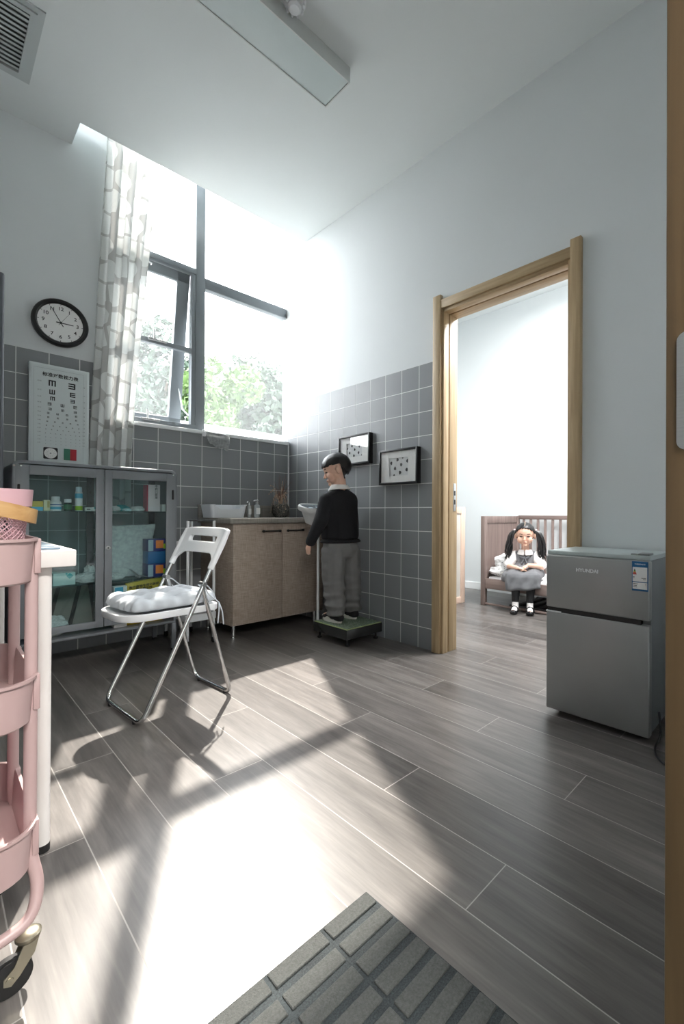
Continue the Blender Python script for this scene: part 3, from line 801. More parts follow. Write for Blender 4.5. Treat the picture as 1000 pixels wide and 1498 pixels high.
crumple('mask_pack', (0.805, 2.945, SH1), (0.022, 0.022, 0.010), pm('pale_blue_film', lin(190, 220, 226), 0.3), 'pale blue flat mask pack in front of the teal pack', 'mask pack', 4)
pb = carton('medicine_box', 0.914, 0.980, 2.93, 3.0, SH1, 1.010, pinkw, 'tall pale pink medicine box standing upright on the right upper shelf')
bm = BM(); box(bm, 0.906, 2.932, SH1 + 0.001, 0.9135, 2.998, 1.008); part('side_flap', bm, red, pb)
text('printed_text', '\n'.join('中药口服液'), 0.017, basis((0.958, 2.9298, 0.965), (1, 0, 0), (0, 0, 1)), ink, pb, 0.0003, bold=0.0002)
carton('ointment_box', 0.998, 1.022, 2.95, 2.985, SH1, 0.893, paper, 'little white box at the right end of the upper shelf')
# middle shelf
bm = BM()
loops = []
for j in range(13):
    t = j / 12; z = SH2 + 0.006 + 0.30 * t
    hw = 0.135 * (1 - 0.05 * math.sin(t * 3)); dp = 0.055 * (1 - t) ** 0.6 + 0.012
    loops.append([Vector((0.862 + u * 1.0 * hw, 3.09 + vv * dp, z + (0.012 * mnoise.noise(Vector((u * 4, vv * 3, 2)))) * t)) for u, vv in rr2(-1, -1, 1, 1, 0.35, 4)])
loft(bm, loops); bmesh.ops.subdivide_edges(bm, edges=list(bm.edges), cuts=1); wobble(bm, 0.014, 16, 5); wobble(bm, 0.006, 55, 9)
solo('plastic_bag', bm, FILM, 'big clear plastic bag standing on the lower glass shelf behind the right door', 'plastic bag')
crumple('plastic_pack', (0.75, 2.955, SH2), (0.048, 0.03, 0.022), FILM, 'clear film pack lying in front of the big plastic bag', 'plastic pack', 6)
gb = 'navy glucose boxes'
for z0, z1, lab in ((SH2, 0.530, 'navy and orange medicine box at the bottom of the blue stack'), (0.606, 0.680, 'navy and orange medicine box topmost of the blue stack')):
    carton('medicine_box', 0.912, 1.03, 2.92, 3.02, z0, z1, navy, lab, extra=[('label', (0.36, 0.72, 0.25, 0.9), orange), ('side_label', (0.0, 0.24, 0.05, 0.95), pm('pale_grey_blue', lin(150, 172, 184), 0.5)), ('stripe', (0.72, 0.95, 0.2, 0.6), lime)])
carton('medicine_box', 0.913, 1.03, 2.925, 3.02, 0.531, 0.605, blue, 'plain blue medicine box between the two navy boxes')
tr = thing('kidney_tray', 'shiny metal tray leaning beside the stacked blue boxes', 'tray', (0.86, 2.94, SH2))
bm = BM(); loft(bm, [[Vector((0.83, 2.92, SH2 + 0.05)), Vector((0.83, 3.0, SH2 + 0.05)), Vector((0.832, 3.0, SH2 + 0.052)), Vector((0.832, 2.92, SH2 + 0.052))], [Vector((0.868, 2.92, SH2 + 0.012)), Vector((0.868, 3.0, SH2 + 0.012)), Vector((0.868, 3.0, SH2 + 0.015)), Vector((0.868, 2.92, SH2 + 0.015))], [Vector((0.908, 2.92, SH2 + 0.004)), Vector((0.908, 3.0, SH2 + 0.004)), Vector((0.908, 3.0, SH2 + 0.007)), Vector((0.908, 2.92, SH2 + 0.007))]])
part('dish', bm, steel, tr)
bm = BM(); cyl(bm, (0.868, 2.925, SH2 + 0.0005), (0.868, 2.995, SH2 + 0.0005), 0.006, seg=10); bm.transform(Matrix.Translation((0, 0, 0.006))); part('foot', bm, steel, tr)
dt = carton('first_aid_box', 0.455, 0.552, 2.915, 3.0, SH2, SH2 + 0.066, pm('pale_aqua', lin(176, 206, 204), 0.5), 'pale box with a teal diamond on the lower glass shelf, half behind the desk')
bm = BM()
for cx, cz, s in ((0.527, SH2 + 0.048, 0.016), (0.513, SH2 + 0.060, 0.006)): prism(bm, [(cx - s, cz), (cx, cz - s), (cx + s, cz), (cx, cz + s)], 1, 2.9142, 2.9152)
part('diamond_mark', bm, teal, dt, smooth=False)
crumple('plastic_pack', (0.61, 2.96, SH2), (0.055, 0.035, 0.032), FILM, 'clear film pack right of the pale diamond box on the lower shelf', 'plastic pack', 8)
crumple('plastic_pack', (0.655, 3.1, SH2), (0.03, 0.04, 0.045), FILM_W, 'white crinkled film pack behind the left door stile', 'plastic pack', 9)
# bottom of the cabinet
yb = thing('yellow_pouch', 'yellow pouch with black lettering at the bottom of the cabinet', 'pouch', (0.895, 2.96, SH3))
bm = BM()
loft(bm, [[Vector((0.90 + u * 0.105 + 0.02 * (t - 0.5), 2.955 + vv * (0.006 + 0.018 * math.sin(math.pi * (0.15 + 0.7 * t))), SH3 + 0.02 + 0.235 * t + u * 0.012)) for u, vv in rr2(-1, -1, 1, 1, 0.3, 3)] for t in [k / 8 for k in range(9)]])
wobble(bm, 0.002, 18, 3); part('pouch', bm, col_m('pouch_yellow', 206, 176, 52), yb)
text('printed_text', '医疗废物专用包装袋\n警示感染性', 0.018, basis((0.895, 2.929, SH3 + 0.215), (1, 0, 0.08), (0, 0, 1)), ink, yb, 0.0006, bold=0.0002)
bm = BM(); box(bm, 0.80, 2.93, SH3 + 0.0005, 1.0, 2.985, SH3 + 0.024, 0.003); part('base', bm, col_m('pouch_yellow_base', 190, 160, 46), yb)
carton('tissue_pack', 0.735, 0.800, 2.915, 2.965, SH3, SH3 + 0.235, paper, 'white and cyan pack standing left of the yellow pouch', 'pack', [('label', (0.05, 0.7, 0.82, 0.98), cyan)])
crumple('plastic_pack', (0.46, 2.98, SH3), (0.075, 0.045, 0.06), FILM, 'clear crinkled film pack at the bottom left of the cabinet', 'plastic pack', 10)
crumple('blue_bag', (0.385, 3.09, SH3), (0.045, 0.04, 0.085), pm('blue_film', lin(30, 90, 170), 0.3), 'blue plastic bag at the back of the cabinet bottom', 'bag', 11)
bd = thing('splint_board', 'grey board leaning against the cabinet back with dark straps', 'board', (0.55, 3.08, SH3))
Rb = Matrix.Rotation(math.radians(-32), 4, 'X')
bm = BM(); box(bm, -0.115, -0.004, 0, 0.115, 0.004, 0.30, 0.002); bm.transform(Matrix.Translation((0.545, 3.02, SH3 + 0.004)) @ Rb); part('board', bm, pm('board_grey', lin(104, 106, 100), 0.6), bd)
for x in (-0.06, 0.04):
    bm = BM(); box(bm, x - 0.010, -0.0065, 0.004, x + 0.010, -0.004, 0.30, rot=Matrix.Rotation(math.radians(16), 4, 'Y')); bm.transform(Matrix.Translation((0.545, 3.02, SH3 + 0.004)) @ Rb); part('strap', bm, black_p, bd)

# ---- eye chart on the cabinet, leaning on the wall
ec = thing('eye_chart', 'white standing eye-test light box printed with rows of E letters', 'eye chart', (0.533, 3.235, CZ1))
EX0, EX1, EZ0, EZ1, EY = 0.390, 0.678, CZ1, 1.699, 3.245
bm = BM(); box(bm, EX0, EY, EZ0 + 0.0005, EX1, EY + 0.035, EZ1, 0.004); part('case', bm, pm('chart_case', lin(206, 214, 214), 0.4, var=0.01), ec)
bm = BM(); box(bm, EX0 + 0.012, EY - 0.0012, EZ0 + 0.01, EX1 - 0.012, EY + 0.001, EZ1 - 0.012); pnl = part('face_panel', bm, pm('chart_panel', lin(200, 208, 208), 0.35, var=0.01), ec)
bm = BM()
for a, b, c, d in ((EX0 + 0.022, 1.672, EX1 - 0.03, 1.673), (EX0 + 0.022, 1.13, EX0 + 0.0226, 1.672), (EX1 - 0.0306, 1.13, EX1 - 0.03, 1.672)): box(bm, a, EY - 0.0018, b, c, EY - 0.001, d)
part('border_line', bm, pm('chart_grey_line', lin(130, 138, 138), 0.5), pnl, smooth=False)
text('title', '标准对数视力表', 0.0245, basis((0.536, EY - 0.0016, 1.638), (1, 0, 0), (0, 0, 1)), ink, pnl, 0.0004, bold=0.0006)
def eglyph(b, cx, cz, s, rot):
    u = s / 5
    rects = [(-2.5, -2.5, -1.5, 2.5), (-1.5, 1.5, 2.5, 2.5), (-1.5, -0.5, 2.5, 0.5), (-1.5, -2.5, 2.5, -1.5)]
    for x0, z0, x1, z1 in rects:
        cs = [(x0, z0), (x1, z0), (x1, z1), (x0, z1)]
        for _ in range(rot): cs = [(-z, x) for x, z in cs]
        xs, zs = [c[0] for c in cs], [c[1] for c in cs]
        box(b, cx + min(xs) * u, EY - 0.0019, cz + min(zs) * u, cx + max(xs) * u, EY - 0.001, cz + max(zs) * u)
rows = [(1.592, 0.034, (0.496, 0.590)), (1.541, 0.027, (0.496, 0.594)), (1.503, 0.022, (0.498, 0.594)), (1.470, 0.0175, (0.484, 0.545, 0.607)), (1.440, 0.014, (0.487, 0.546, 0.607)), (1.416, 0.011, (0.478, 0.522, 0.567, 0.612)), (1.392, 0.009, (0.479, 0.524, 0.568, 0.612)),
        (1.368, 0.0072, (0.474, 0.510, 0.547, 0.584, 0.620)), (1.344, 0.0058, (0.471, 0.502, 0.533, 0.564, 0.595, 0.626)), (1.322, 0.0046, (0.468, 0.495, 0.522, 0.549, 0.576, 0.603, 0.628)), (1.299, 0.0037, (0.466, 0.490, 0.514, 0.538, 0.562, 0.586, 0.610, 0.630)), (1.276, 0.003, (0.467, 0.491, 0.515, 0.539, 0.563, 0.587, 0.611, 0.631)), (1.257, 0.0025, (0.467, 0.491, 0.515, 0.539, 0.563, 0.587, 0.611, 0.631)), (1.238, 0.0022, (0.467, 0.491, 0.515, 0.539, 0.563, 0.587, 0.611, 0.631))]
rots = [3, 2, 1, 0, 3, 2, 2, 1, 0, 2, 3, 2]
bm = BM(); kk = 0
for z, s, xs in rows:
    for x in xs:
        eglyph(bm, x, z, s, rots[kk % 12] if kk < 12 else random.randrange(4)); kk += 1
part('letter_print', bm, ink, pnl, smooth=False)
b2 = None
for k, (z, s, xs) in enumerate(rows):
    t1 = text('x', '%.1f' % (4.0 + 0.1 * k), 0.009, basis((0.650, EY - 0.0013, z + 0.004), (1, 0, 0), (0, 0, 1)), None, None, 0.0003)
    t2 = text('x', '%.2f' % (50.0 / 10 ** (0.1 * k)), 0.008, basis((0.437, EY - 0.0013, z + 0.004), (1, 0, 0), (0, 0, 1)), None, None, 0.0003)
    if b2 is None: b2 = t1
    else: merge(b2, t1)
    merge(b2, t2)
part('printed_numbers', b2, pm('chart_grey_ink', lin(90, 98, 98), 0.5), pnl, smooth=False)
bm = BM(); prism(bm, rr2(0.457, 1.150, 0.524, 1.217, 0.006, 3), 1, EY - 0.002, EY - 0.001); astig = part('dark_square', bm, ink, pnl, smooth=False)
def disc(b, cx, cz, r, y, mi=None, seg=32): loft(b, [[Vector((cx + r * math.cos(a), yy, cz + r * math.sin(a))) for a in [2 * math.pi * k / seg for k in range(seg)]] for yy in (y, y - 0.0005)], mi=mi)
bm = BM(); disc(bm, 0.4905, 1.1835, 0.030, EY - 0.002); part('dial_disc', bm, paper, astig, smooth=False)
bm = BM()
for k in range(12):
    a = math.pi * k / 6; d = Vector((math.cos(a), 0, math.sin(a))); n = Vector((-d.z, 0, d.x)) * 0.0004; c = Vector((0.4905, EY - 0.0027, 1.1835))
    loft(bm, [[c + d * 0.012 + n, c + d * 0.012 - n], [c + d * 0.025 + n, c + d * 0.025 - n]], cap0=False, cap1=False, wrap=False)
disc(bm, 0.4905, 1.1835, 0.004, EY - 0.0025)
part('dial_rays', bm, pm('chart_ray_grey', lin(150, 154, 154), 0.5), astig, smooth=False)
for x0, x1, c, nm in ((0.553, 0.584, (40, 112, 88), 'green_field'), (0.584, 0.615, (176, 18, 40), 'red_field')):
    bm = BM(); box(bm, x0, EY - 0.002, 1.150, x1, EY - 0.001, 1.217); part(nm, bm, pm(nm, lin(*c), 0.5, var=0.02), pnl, smooth=False)

# ---- tall grey locker at the left edge of the picture
lk = thing('tall_locker', 'tall dark grey locker at the left edge beside the medicine cabinet', 'locker', (-0.02, 3.03, 0))
lkm = pm('locker_paint', lin(88, 92, 98), 0.42, var=0.03)
bm = BM(); box(bm, -0.30, 2.82, 0.06, 0.248, 3.28, 1.985, 0.012, 3); part('body', bm, lkm, lk)
for x0, x1 in ((-0.292, -0.028), (-0.024, 0.240)):
    bm = BM(); box(bm, x0, 2.808, 0.08, x1, 2.8225, 1.965, 0.003); d = part('door', bm, lkm, lk)
    bm = BM(); box(bm, (x0 if x0 > -0.1 else x1 - 0.02) + 0.003, 2.796, 1.0, (x0 if x0 > -0.1 else x1 - 0.02) + 0.017, 2.809, 1.12, 0.003); part('handle', bm, steel, d)
bm = BM(); box(bm, -0.285, 2.84, 0.0, 0.235, 3.26, 0.062); part('plinth', bm, black_p, lk)

# ---- slim white rolling rack between the cabinets
rk = thing('rolling_rack', 'slim white rolling rack between the medicine cabinet and the sink unit', 'rack', (1.20, 3.05, 0))
for x, y in ((1.12, 2.86), (1.12, 3.22), (1.285, 2.86), (1.285, 3.22)):
    bm = BM(); tube(bm, [(x, y, 0.06), (x, y, 0.79)], 0.009, 10); pst = part('post', bm, white_p, rk)
    bm = BM(); cyl(bm, (x - 0.008, y, 0.020), (x + 0.008, y, 0.020), 0.020, bev=0.003); cyl(bm, (x, y, 0.03), (x, y, 0.062), 0.008, mi=1); part('caster', bm, [black_p, white_p], pst)
for z in (0.155, 0.60):
    bm = BM(); tub(bm, 1.105, 2.845, 1.30, 3.235, z, z + 0.045, 0.015, 0.0, 0.004); part('tray', bm, white_p, rk)
bm = BM(); tube(bm, fillet([(1.12, 2.86, 0.775), (1.12, 2.86, 0.792), (1.285, 2.86, 0.792), (1.285, 2.86, 0.775)], 0.02), 0.004, 10); part('handle', bm, black_p, rk)
# ================================================================ sink unit
lam = weave_mat('linen_laminate', lin(138, 124, 112), lin(172, 157, 144))
lam_top = weave_mat('worktop_laminate', lin(122, 118, 112), lin(144, 139, 132), 120)
su = thing('sink_cabinet', 'beige linen-look base cabinet with two doors and black handles', 'cabinet', (1.755, 3.05, 0))
SX0, SX1, SF = 1.385, 2.118, 2.800
bm = BM(); box(bm, SX0, SF + 0.018, 0.09, SX1, 3.298, 0.770, 0.001); part('body', bm, lam, su)
for x0, x1, hx in ((SX0 + 0.001, 1.755, 1.665), (1.758, SX1 - 0.001, 1.86)):
    bm = BM(); box(bm, x0, SF, 0.093, x1, SF + 0.017, 0.765, 0.0012); d = part('door', bm, lam, su)
    bm = BM()
    tube(bm, [(hx - 0.062, SF - 0.014, 0.716), (hx + 0.062, SF - 0.014, 0.716)], 0.0052, 10)
    for s in (-1, 1):
        cyl(bm, (hx + s * 0.062, SF - 0.018, 0.716), (hx + s * 0.062, SF + 0.001, 0.716), 0.0075, bev=0.002); ball(bm, (hx + s * 0.064, SF - 0.014, 0.716), (0.012, 0.008, 0.009), 12, 8)
    part('handle', bm, black_p, d)
for x, y in ((SX0 + 0.035, SF + 0.06), (SX1 - 0.035, SF + 0.06), (SX0 + 0.035, 3.25), (SX1 - 0.035, 3.25)):
    bm = BM(); cyl(bm, (x, y, 0.0), (x, y, 0.091), 0.013, bev=0.002); cyl(bm, (x, y, 0.0), (x, y, 0.006), 0.018, seg=20); part('leg', bm, chrome, su)
wt = thing('worktop', 'grey-brown laminate worktop with a low upstand on the sink cabinet', 'worktop', (1.745, 3.04, 0.771))
bm = BM(); box(bm, 1.358, 2.783, 0.771, XD - 0.008, 3.298, 0.806, 0.003); part('slab', bm, lam_top, wt)
bm = BM(); box(bm, 1.358, 3.281, 0.8062, XD - 0.008, 3.299, 0.902, 0.002); part('upstand', bm, lam_top, wt)
ZT = 0.8065
# white plastic basin basket
bk = thing('storage_basket', 'white plastic storage basket with a dipped front on the worktop', 'basket', (1.463, 3.10, ZT))
bm = BM(); n = 15
def rim_z(p):
    return 0.094 - (0.030 if (p[1] < 3.04 and abs(p[0] - 1.463) < 0.085) else (0.015 if (p[1] < 3.04 and abs(p[0] - 1.463) < 0.105) else 0))
ring0 = []
for (a, b) in zip(rr2(1.328, 3.005, 1.598, 3.20, 0.03, 6), rr2(1.328, 3.005, 1.598, 3.20, 0.03, 6)[1:] + rr2(1.328, 3.005, 1.598, 3.20, 0.03, 6)[:1]):
    for k in range(12): ring0.append((a[0] + (b[0] - a[0]) * k / 12, a[1] + (b[1] - a[1]) * k / 12))
def scl(p, s): return (1.463 + (p[0] - 1.463) * s, 3.1025 + (p[1] - 3.1025) * s)
L_ = lambda s, zf: [Vector((*scl(p, s), ZT + zf(p))) for p in ring0]
loft(bm, [L_(0.86, lambda p: 0.0005), L_(0.88, lambda p: 0.003), L_(0.985, lambda p: rim_z(p) - 0.006), L_(1.015, lambda p: rim_z(p) - 0.006), L_(1.015, lambda p: rim_z(p)), L_(0.97, lambda p: rim_z(p)), L_(0.865, lambda p: 0.008)])
part('bowl', bm, pm('white_basket_plastic', lin(226, 230, 234), 0.35, var=0.01), bk)
def pump_bottle(label, x, y, h, r, m, capm):
    t = thing('pump_bottle', label, 'bottle', (x, y, ZT), 0, None)
    b = BM(); lathe(b, [(0.001, 0.0005), (r * 0.95, 0.0005), (r, 0.004), (r, h * 0.68), (r * 0.5, h * 0.76), (r * 0.45, h * 0.8), (0.001, h * 0.8)], (x, y, ZT)); part('body', b, m, t)
    b = BM(); lathe(b, [(0.001, h * 0.8), (r * 0.55, h * 0.8), (r * 0.55, h * 0.86), (0.004, h * 0.87), (0.004, h * 0.93), (0.001, h * 0.93)], (x, y, ZT))
    tube(b, fillet([(x + r * 0.5, y, ZT + h * 0.95), (x - r * 0.2, y, ZT + h * 0.965), (x - r * 1.1, y - 0.004, ZT + h * 0.95), (x - r * 1.3, y - 0.005, ZT + h * 0.91)], 0.006), 0.0055, 10)
    part('pump', b, capm, t)
    b = BM(); prism(b, rr2(x - r * 0.7, ZT + h * 0.2, x + r * 0.7, ZT + h * 0.55, 0.003, 3), 1, y - r - 0.0008, y - r + 0.006); part('label', b, paper, t)
clear = plastic_film('clear_bottle', (0.8, 0.85, 0.88), 0.35)
pump_bottle('narrow silver pump bottle beside the white basket', 1.658, 3.10, 0.122, 0.0145, steel, chrome)
pump_bottle('clear pump bottle right of the narrow silver bottle', 1.722, 3.10, 0.135, 0.021, clear, steel)
# dried grass in a speckled pot
PX, PY = 1.945, 3.13
pot = thing('dried_plant', 'round speckled pot of dried reddish grass in the worktop corner', 'plant', (PX, PY, ZT))
bm = BM(); lathe(bm, [(0.001, 0.0005), (0.040, 0.0005), (0.058, 0.018), (0.066, 0.05), (0.064, 0.082), (0.056, 0.104), (0.050, 0.108), (0.044, 0.104), (0.044, 0.09), (0.001, 0.088)], (PX, PY, ZT), 36)
part('pot', bm, dots_mat('speckled_stone', lin(64, 62, 58), lin(150, 146, 138), 170, 0.32), pot)
gr1, gr2 = pm('dried_grass_red', lin(126, 92, 78), 0.8, var=0.25, scale=30), pm('dried_grass_pale', lin(196, 172, 150), 0.8, var=0.2, scale=30)
random.seed(11)
for nm, m, N in (('grass_blades', gr1, 34), ('seed_heads', gr2, 24)):
    bm = BM()
    for k in range(N):
        a = random.uniform(0, 2 * math.pi); L = random.uniform(0.14, 0.24); droop = random.uniform(-0.02, 0.30) if nm == 'grass_blades' else random.uniform(0.10, 0.42)
        out = random.uniform(0.02, 0.085); tz = 0.0
        pts = []
        for j in range(9):
            t = j / 8
            r_ = 0.006 + out * t ** 1.3 * 1.1
            z = 0.09 + L * t * 1.15 - droop * t ** 3 * 0.75
            x = PX + r_ * math.cos(a); y = PY + r_ * math.sin(a) * 0.9
            pts.append((min(x, XD - 0.012), min(y, 3.275), ZT + z))
        pts = [(a_, b_, max(c_, ZT + 0.006)) for a_, b_, c_ in pts]
        tube(bm, pts, [0.0016 * (1 - 0.6 * j / 8) for j in range(9)], 5)
        if nm == 'seed_heads':
            for j in range(4, 9): ball(bm, pts[j], (0.0035, 0.0035, 0.006), 6, 4)
    part(nm, bm, m, pot)
# grey cloth and its white hook on the sill
hk = thing('towel_hook', 'small white hook bar fixed under the window sill', 'hook', (1.41, 3.29, 1.41))
bm = BM(); box(bm, 1.388, 3.286, 1.405, 1.412, 3.300, 1.455, 0.003); tube(bm, fillet([(1.40, 3.288, 1.44), (1.40, 3.272, 1.44), (1.56, 3.272, 1.434), (1.56, 3.296, 1.434)], 0.008), 0.004, 8); part('bar', bm, white_p, hk)
bm = BM()
NX, NZ = 26, 22; g = []
for j in range(NZ + 1):
    t = j / NZ; row = []
    for i in range(NX + 1):
        s = i / NX
        xl, xr = 1.402 + 0.03 * t ** 2, 1.582 - 0.012 * t ** 3
        x = xl + (xr - xl) * s
        zb = 1.316 + 0.032 * (1 - s) ** 1.5 + 0.008 * math.sin(s * 12)
        zt = 1.4395 - 0.006 * s
        z = zt + (zb - zt) * t
        y = 3.264 - 0.004 * math.sin(s * 14 + t * 2) * t - 0.010 * math.sin(math.pi * min(1, t * 2)) * 0.3
        row.append(bm.verts.new((x, y, z)))
    g.append(row)
for j in range(NZ):
    for i in range(NX): bm.faces.new((g[j][i], g[j][i + 1], g[j + 1][i + 1], g[j + 1][i]))
ext = bmesh.ops.solidify(bm, geom=list(bm.faces), thickness=0.006)
solo('cleaning_cloth', bm, pm('grey_terry', lin(172, 174, 174), 0.95, var=0.25, scale=60, bump=0.8, bscale=300), 'grey terry cloth hanging over the window sill on a white hook', 'cloth', ang=180)

# ---- picture frames
def picture(label, y0, y1, z0, z1, dots):
    t = thing('picture_frame', label, 'picture frame', (XD, (y0 + y1) / 2, z0), 0, None)
    xf, xb, w = XD - 0.036, XD - 0.0005, 0.014
    b = BM(); box(b, xf, y0, z0, xb, y0 + w, z1, 0.001); box(b, xf, y1 - w, z0, xb, y1, z1, 0.001); box(b, xf, y0 + w, z0, xb, y1 - w, z0 + w, 0.001); box(b, xf, y0 + w, z1 - w, xb, y1 - w, z1, 0.001)
    part('frame', b, black_p, t)
    # mount with a window, the print set back behind it
    u0, u1, v0, v1 = y0 + 0.085, y1 - 0.085, z0 + 0.057, z1 - 0.057
    b = BM(); box(b, xf + 0.010, y0 + w, z0 + w, xf + 0.013, u0, z1 - w); box(b, xf + 0.010, u1, z0 + w, xf + 0.013, y1 - w, z1 - w); box(b, xf + 0.010, u0, z0 + w, xf + 0.013, u1, v0); box(b, xf + 0.010, u0, v1, xf + 0.013, u1, z1 - w)
    part('mount', b, paper, t, smooth=False)
    b = BM(); box(b, xf + 0.016, y0 + w, z0 + w, xb - 0.001, y1 - w, z1 - w); pr = part('print', b, pm('print_paper', lin(212, 214, 214), 0.7, var=0.02), t, smooth=False)  # print greyed slightly to suggest the shadow inside the mount
    b = BM()
    for s, tt, r in dots:
        cy, cz = u1 - (u1 - u0) * s, v1 - (v1 - v0) * tt
        pts = []
        for k in range(14):
            a = 2 * math.pi * k / 14; rr_ = 0.0085 * r * (1 + 0.12 * math.sin(3 * a + s * 9))
            pts.append((min(max(cy + rr_ * math.cos(a), u0 + 0.001), u1 - 0.001), min(max(cz + rr_ * 1.2 * math.sin(a), v0 + 0.001), v1 - 0.001)))
        prism(b, pts, 0, xf + 0.0150, xf + 0.0162)
    part('printed_dots', b, pm('print_black', lin(28, 28, 30), 0.7, var=0.4, scale=260), pr, smooth=False)
    b = BM(); box(b, xf + 0.004, y0 + w, z0 + w, xf + 0.006, y1 - w, z1 - w); part('pane', b, CABGLASS2, t, smooth=False)
CABGLASS2 = glass_mat('picture_glass')
picture('black framed dotted print on the grey tiles, upper one behind the boy', 2.262, 2.600, 1.193, 1.407, [(0.32, 0.2, 1), (0.8, 0.28, 1), (0.5, 0.48, 0.9), (0.17, 0.68, 1), (0.75, 0.74, 1), (0.45, 0.92, 1), (0.03, 0.35, 0.8), (0.58, 0.02, 0.8), (0.95, 0.92, 0.6)])
picture('black framed dotted print on the grey tiles, lower one beside the doorway', 1.822, 2.164, 1.033, 1.264, [(0.1, 0.27, 1.1), (0.43, 0.1, 1.15), (0.94, 0.22, 1.2), (0.62, 0.4, 1.1), (0.30, 0.58, 1.15), (0.56, 0.83, 1.2), (0.9, 0.70, 1.15), (0.7, 0.0, 0.8), (0.25, 0.98, 0.9)])

# ================================================================ scale
scl_t = thing('weighing_scale', 'low weighing scale with a green-topped platform, white pole and tilted display', 'scale', (1.96, 2.36, 0))
QX0, QX1, QY0, QY1 = 1.808, 2.116, 2.142, 2.492
bm = BM(); box(bm, QX0, QY0, 0.046, QX1, QY1, 0.107, 0.003); part('base', bm, pm('dark_grey_steel', lin(74, 76, 76), 0.25, 0.5, var=0.05), scl_t)
bm = BM(); box(bm, QX0 + 0.003, QY0 + 0.003, 0.1075, QX1 - 0.003, QY1 - 0.003, 0.1115, 0.001); tread = part('platform_edge', bm, pm('mat_lime_edge', lin(150, 164, 110), 0.6, var=0.2, scale=30), scl_t)
bm = BM(); box(bm, QX0 + 0.012, QY0 + 0.012, 0.1116, QX1 - 0.012, QY1 - 0.012, 0.114, 0.001); part('platform_mat', bm, dots_mat('green_platform_mat', lin(104, 120, 100), lin(150, 162, 150), 120, 0.36), scl_t)
for x, y in ((QX0 + 0.03, QY0 + 0.03), (QX1 - 0.03, QY0 + 0.03), (QX0 + 0.03, QY1 - 0.03), (QX1 - 0.03, QY1 - 0.03)):
    bm = BM(); cyl(bm, (x, y, 0.0), (x, y, 0.012), 0.016, bev=0.002); cyl(bm, (x, y, 0.012), (x, y, 0.047), 0.007); part('foot', bm, black_p, scl_t)
bm = BM(); tube(bm, [(1.897, 2.565, 0.05), (1.897, 2.565, 0.80)], 0.009, 12); box(bm, 1.880, 2.488, 0.050, 1.914, 2.58, 0.085, 0.002); part('pole', bm, white_p, scl_t)
# display head: boat-shaped white shell, tilted, with a dark glassy top
hd = Matrix.Translation((1.895, 2.575, 0.862)) @ Matrix.Rotation(math.radians(14), 4, 'X')
def boat(s, z, n=24, fx=0.135, fy=0.085):
    out = []
    for k in range(n):
        a = 2 * math.pi * k / n; c, s_ = math.cos(a), math.sin(a)
        e = lambda v: math.copysign(abs(v) ** 0.62, v)
        out.append(hd @ Vector((e(c) * fx * s, e(s_) * fy * s, z)))
    return out
bm = BM(); loft(bm, [boat(0.42, -0.10), boat(0.52, -0.095), boat(0.82, -0.012), boat(0.97, -0.008), boat(1.02, 0.004), boat(1.02, 0.024), boat(0.985, 0.030), boat(0.92, 0.028), boat(0.90, 0.018), boat(0.5, 0.018)]); head = part('display_shell', bm, pm('scale_white', lin(214, 216, 216), 0.4, var=0.02), scl_t)
bm = BM(); loft(bm, [boat(0.90, 0.0185), boat(0.90, 0.0235)]); part('display_window', bm, pm('display_dark_glass', lin(92, 104, 112), 0.12, var=0.15, scale=20), head)
bm = BM(); box(bm, -0.02, -0.03, 0.024, 0.05, 0.0, 0.025); box(bm, -0.09, -0.035, 0.024, -0.06, -0.015, 0.025); bm.transform(hd); part('display_marks', bm, pm('display_pale', lin(190, 204, 210), 0.4), head, smooth=False)
bm = BM(); cyl(bm, (1.897, 2.566, 0.76), (1.897, 2.572, 0.80), 0.022, 0.03); part('neck', bm, white_p, scl_t)

# ================================================================ folding chair
CR = math.radians(4.6)
chair = thing('folding_chair', 'white plastic folding chair with crossed chrome legs in the sun', 'chair', (0.553, 2.108, 0), CR)
HW = 0.186
sl = 0.376 / 0.765
def lx(z): return sl * z
bm = BM()
r = 0.0095
fr = fillet([(lx(0.742), -HW, 0.742), (0.012, -HW, 0.0105 + 0.0), (0.012, HW, 0.0105), (lx(0.742), HW, 0.742)], 0.045)
tube(bm, fr, r, 14); part('front_frame', bm, chrome, chair, local=True)
bm = BM()
hw2 = HW - 0.022
rl = fillet([(0.262, -hw2, 0.532), (0.405, -hw2, 0.0105), (0.405, hw2, 0.0105), (0.262, hw2, 0.532)], 0.045)
tube(bm, rl, r, 14); part('rear_frame', bm, chrome, chair, local=True)
for s in (-1, 1):
    bm = BM(); cyl(bm, (0.262, s * (hw2 - 0.012), 0.530), (0.262, s * (HW + 0.012), 0.530), 0.011, bev=0.002); part('pivot', bm, steel, chair, local=True)
    bm = BM(); cyl(bm, (0.012, s * 0.13, 0.0), (0.012, s * 0.13, 0.012), 0.0115); cyl(bm, (0.405, s * 0.12, 0.0), (0.405, s * 0.12, 0.012), 0.0115); part('floor_glide', bm, black_p, chair, local=True)
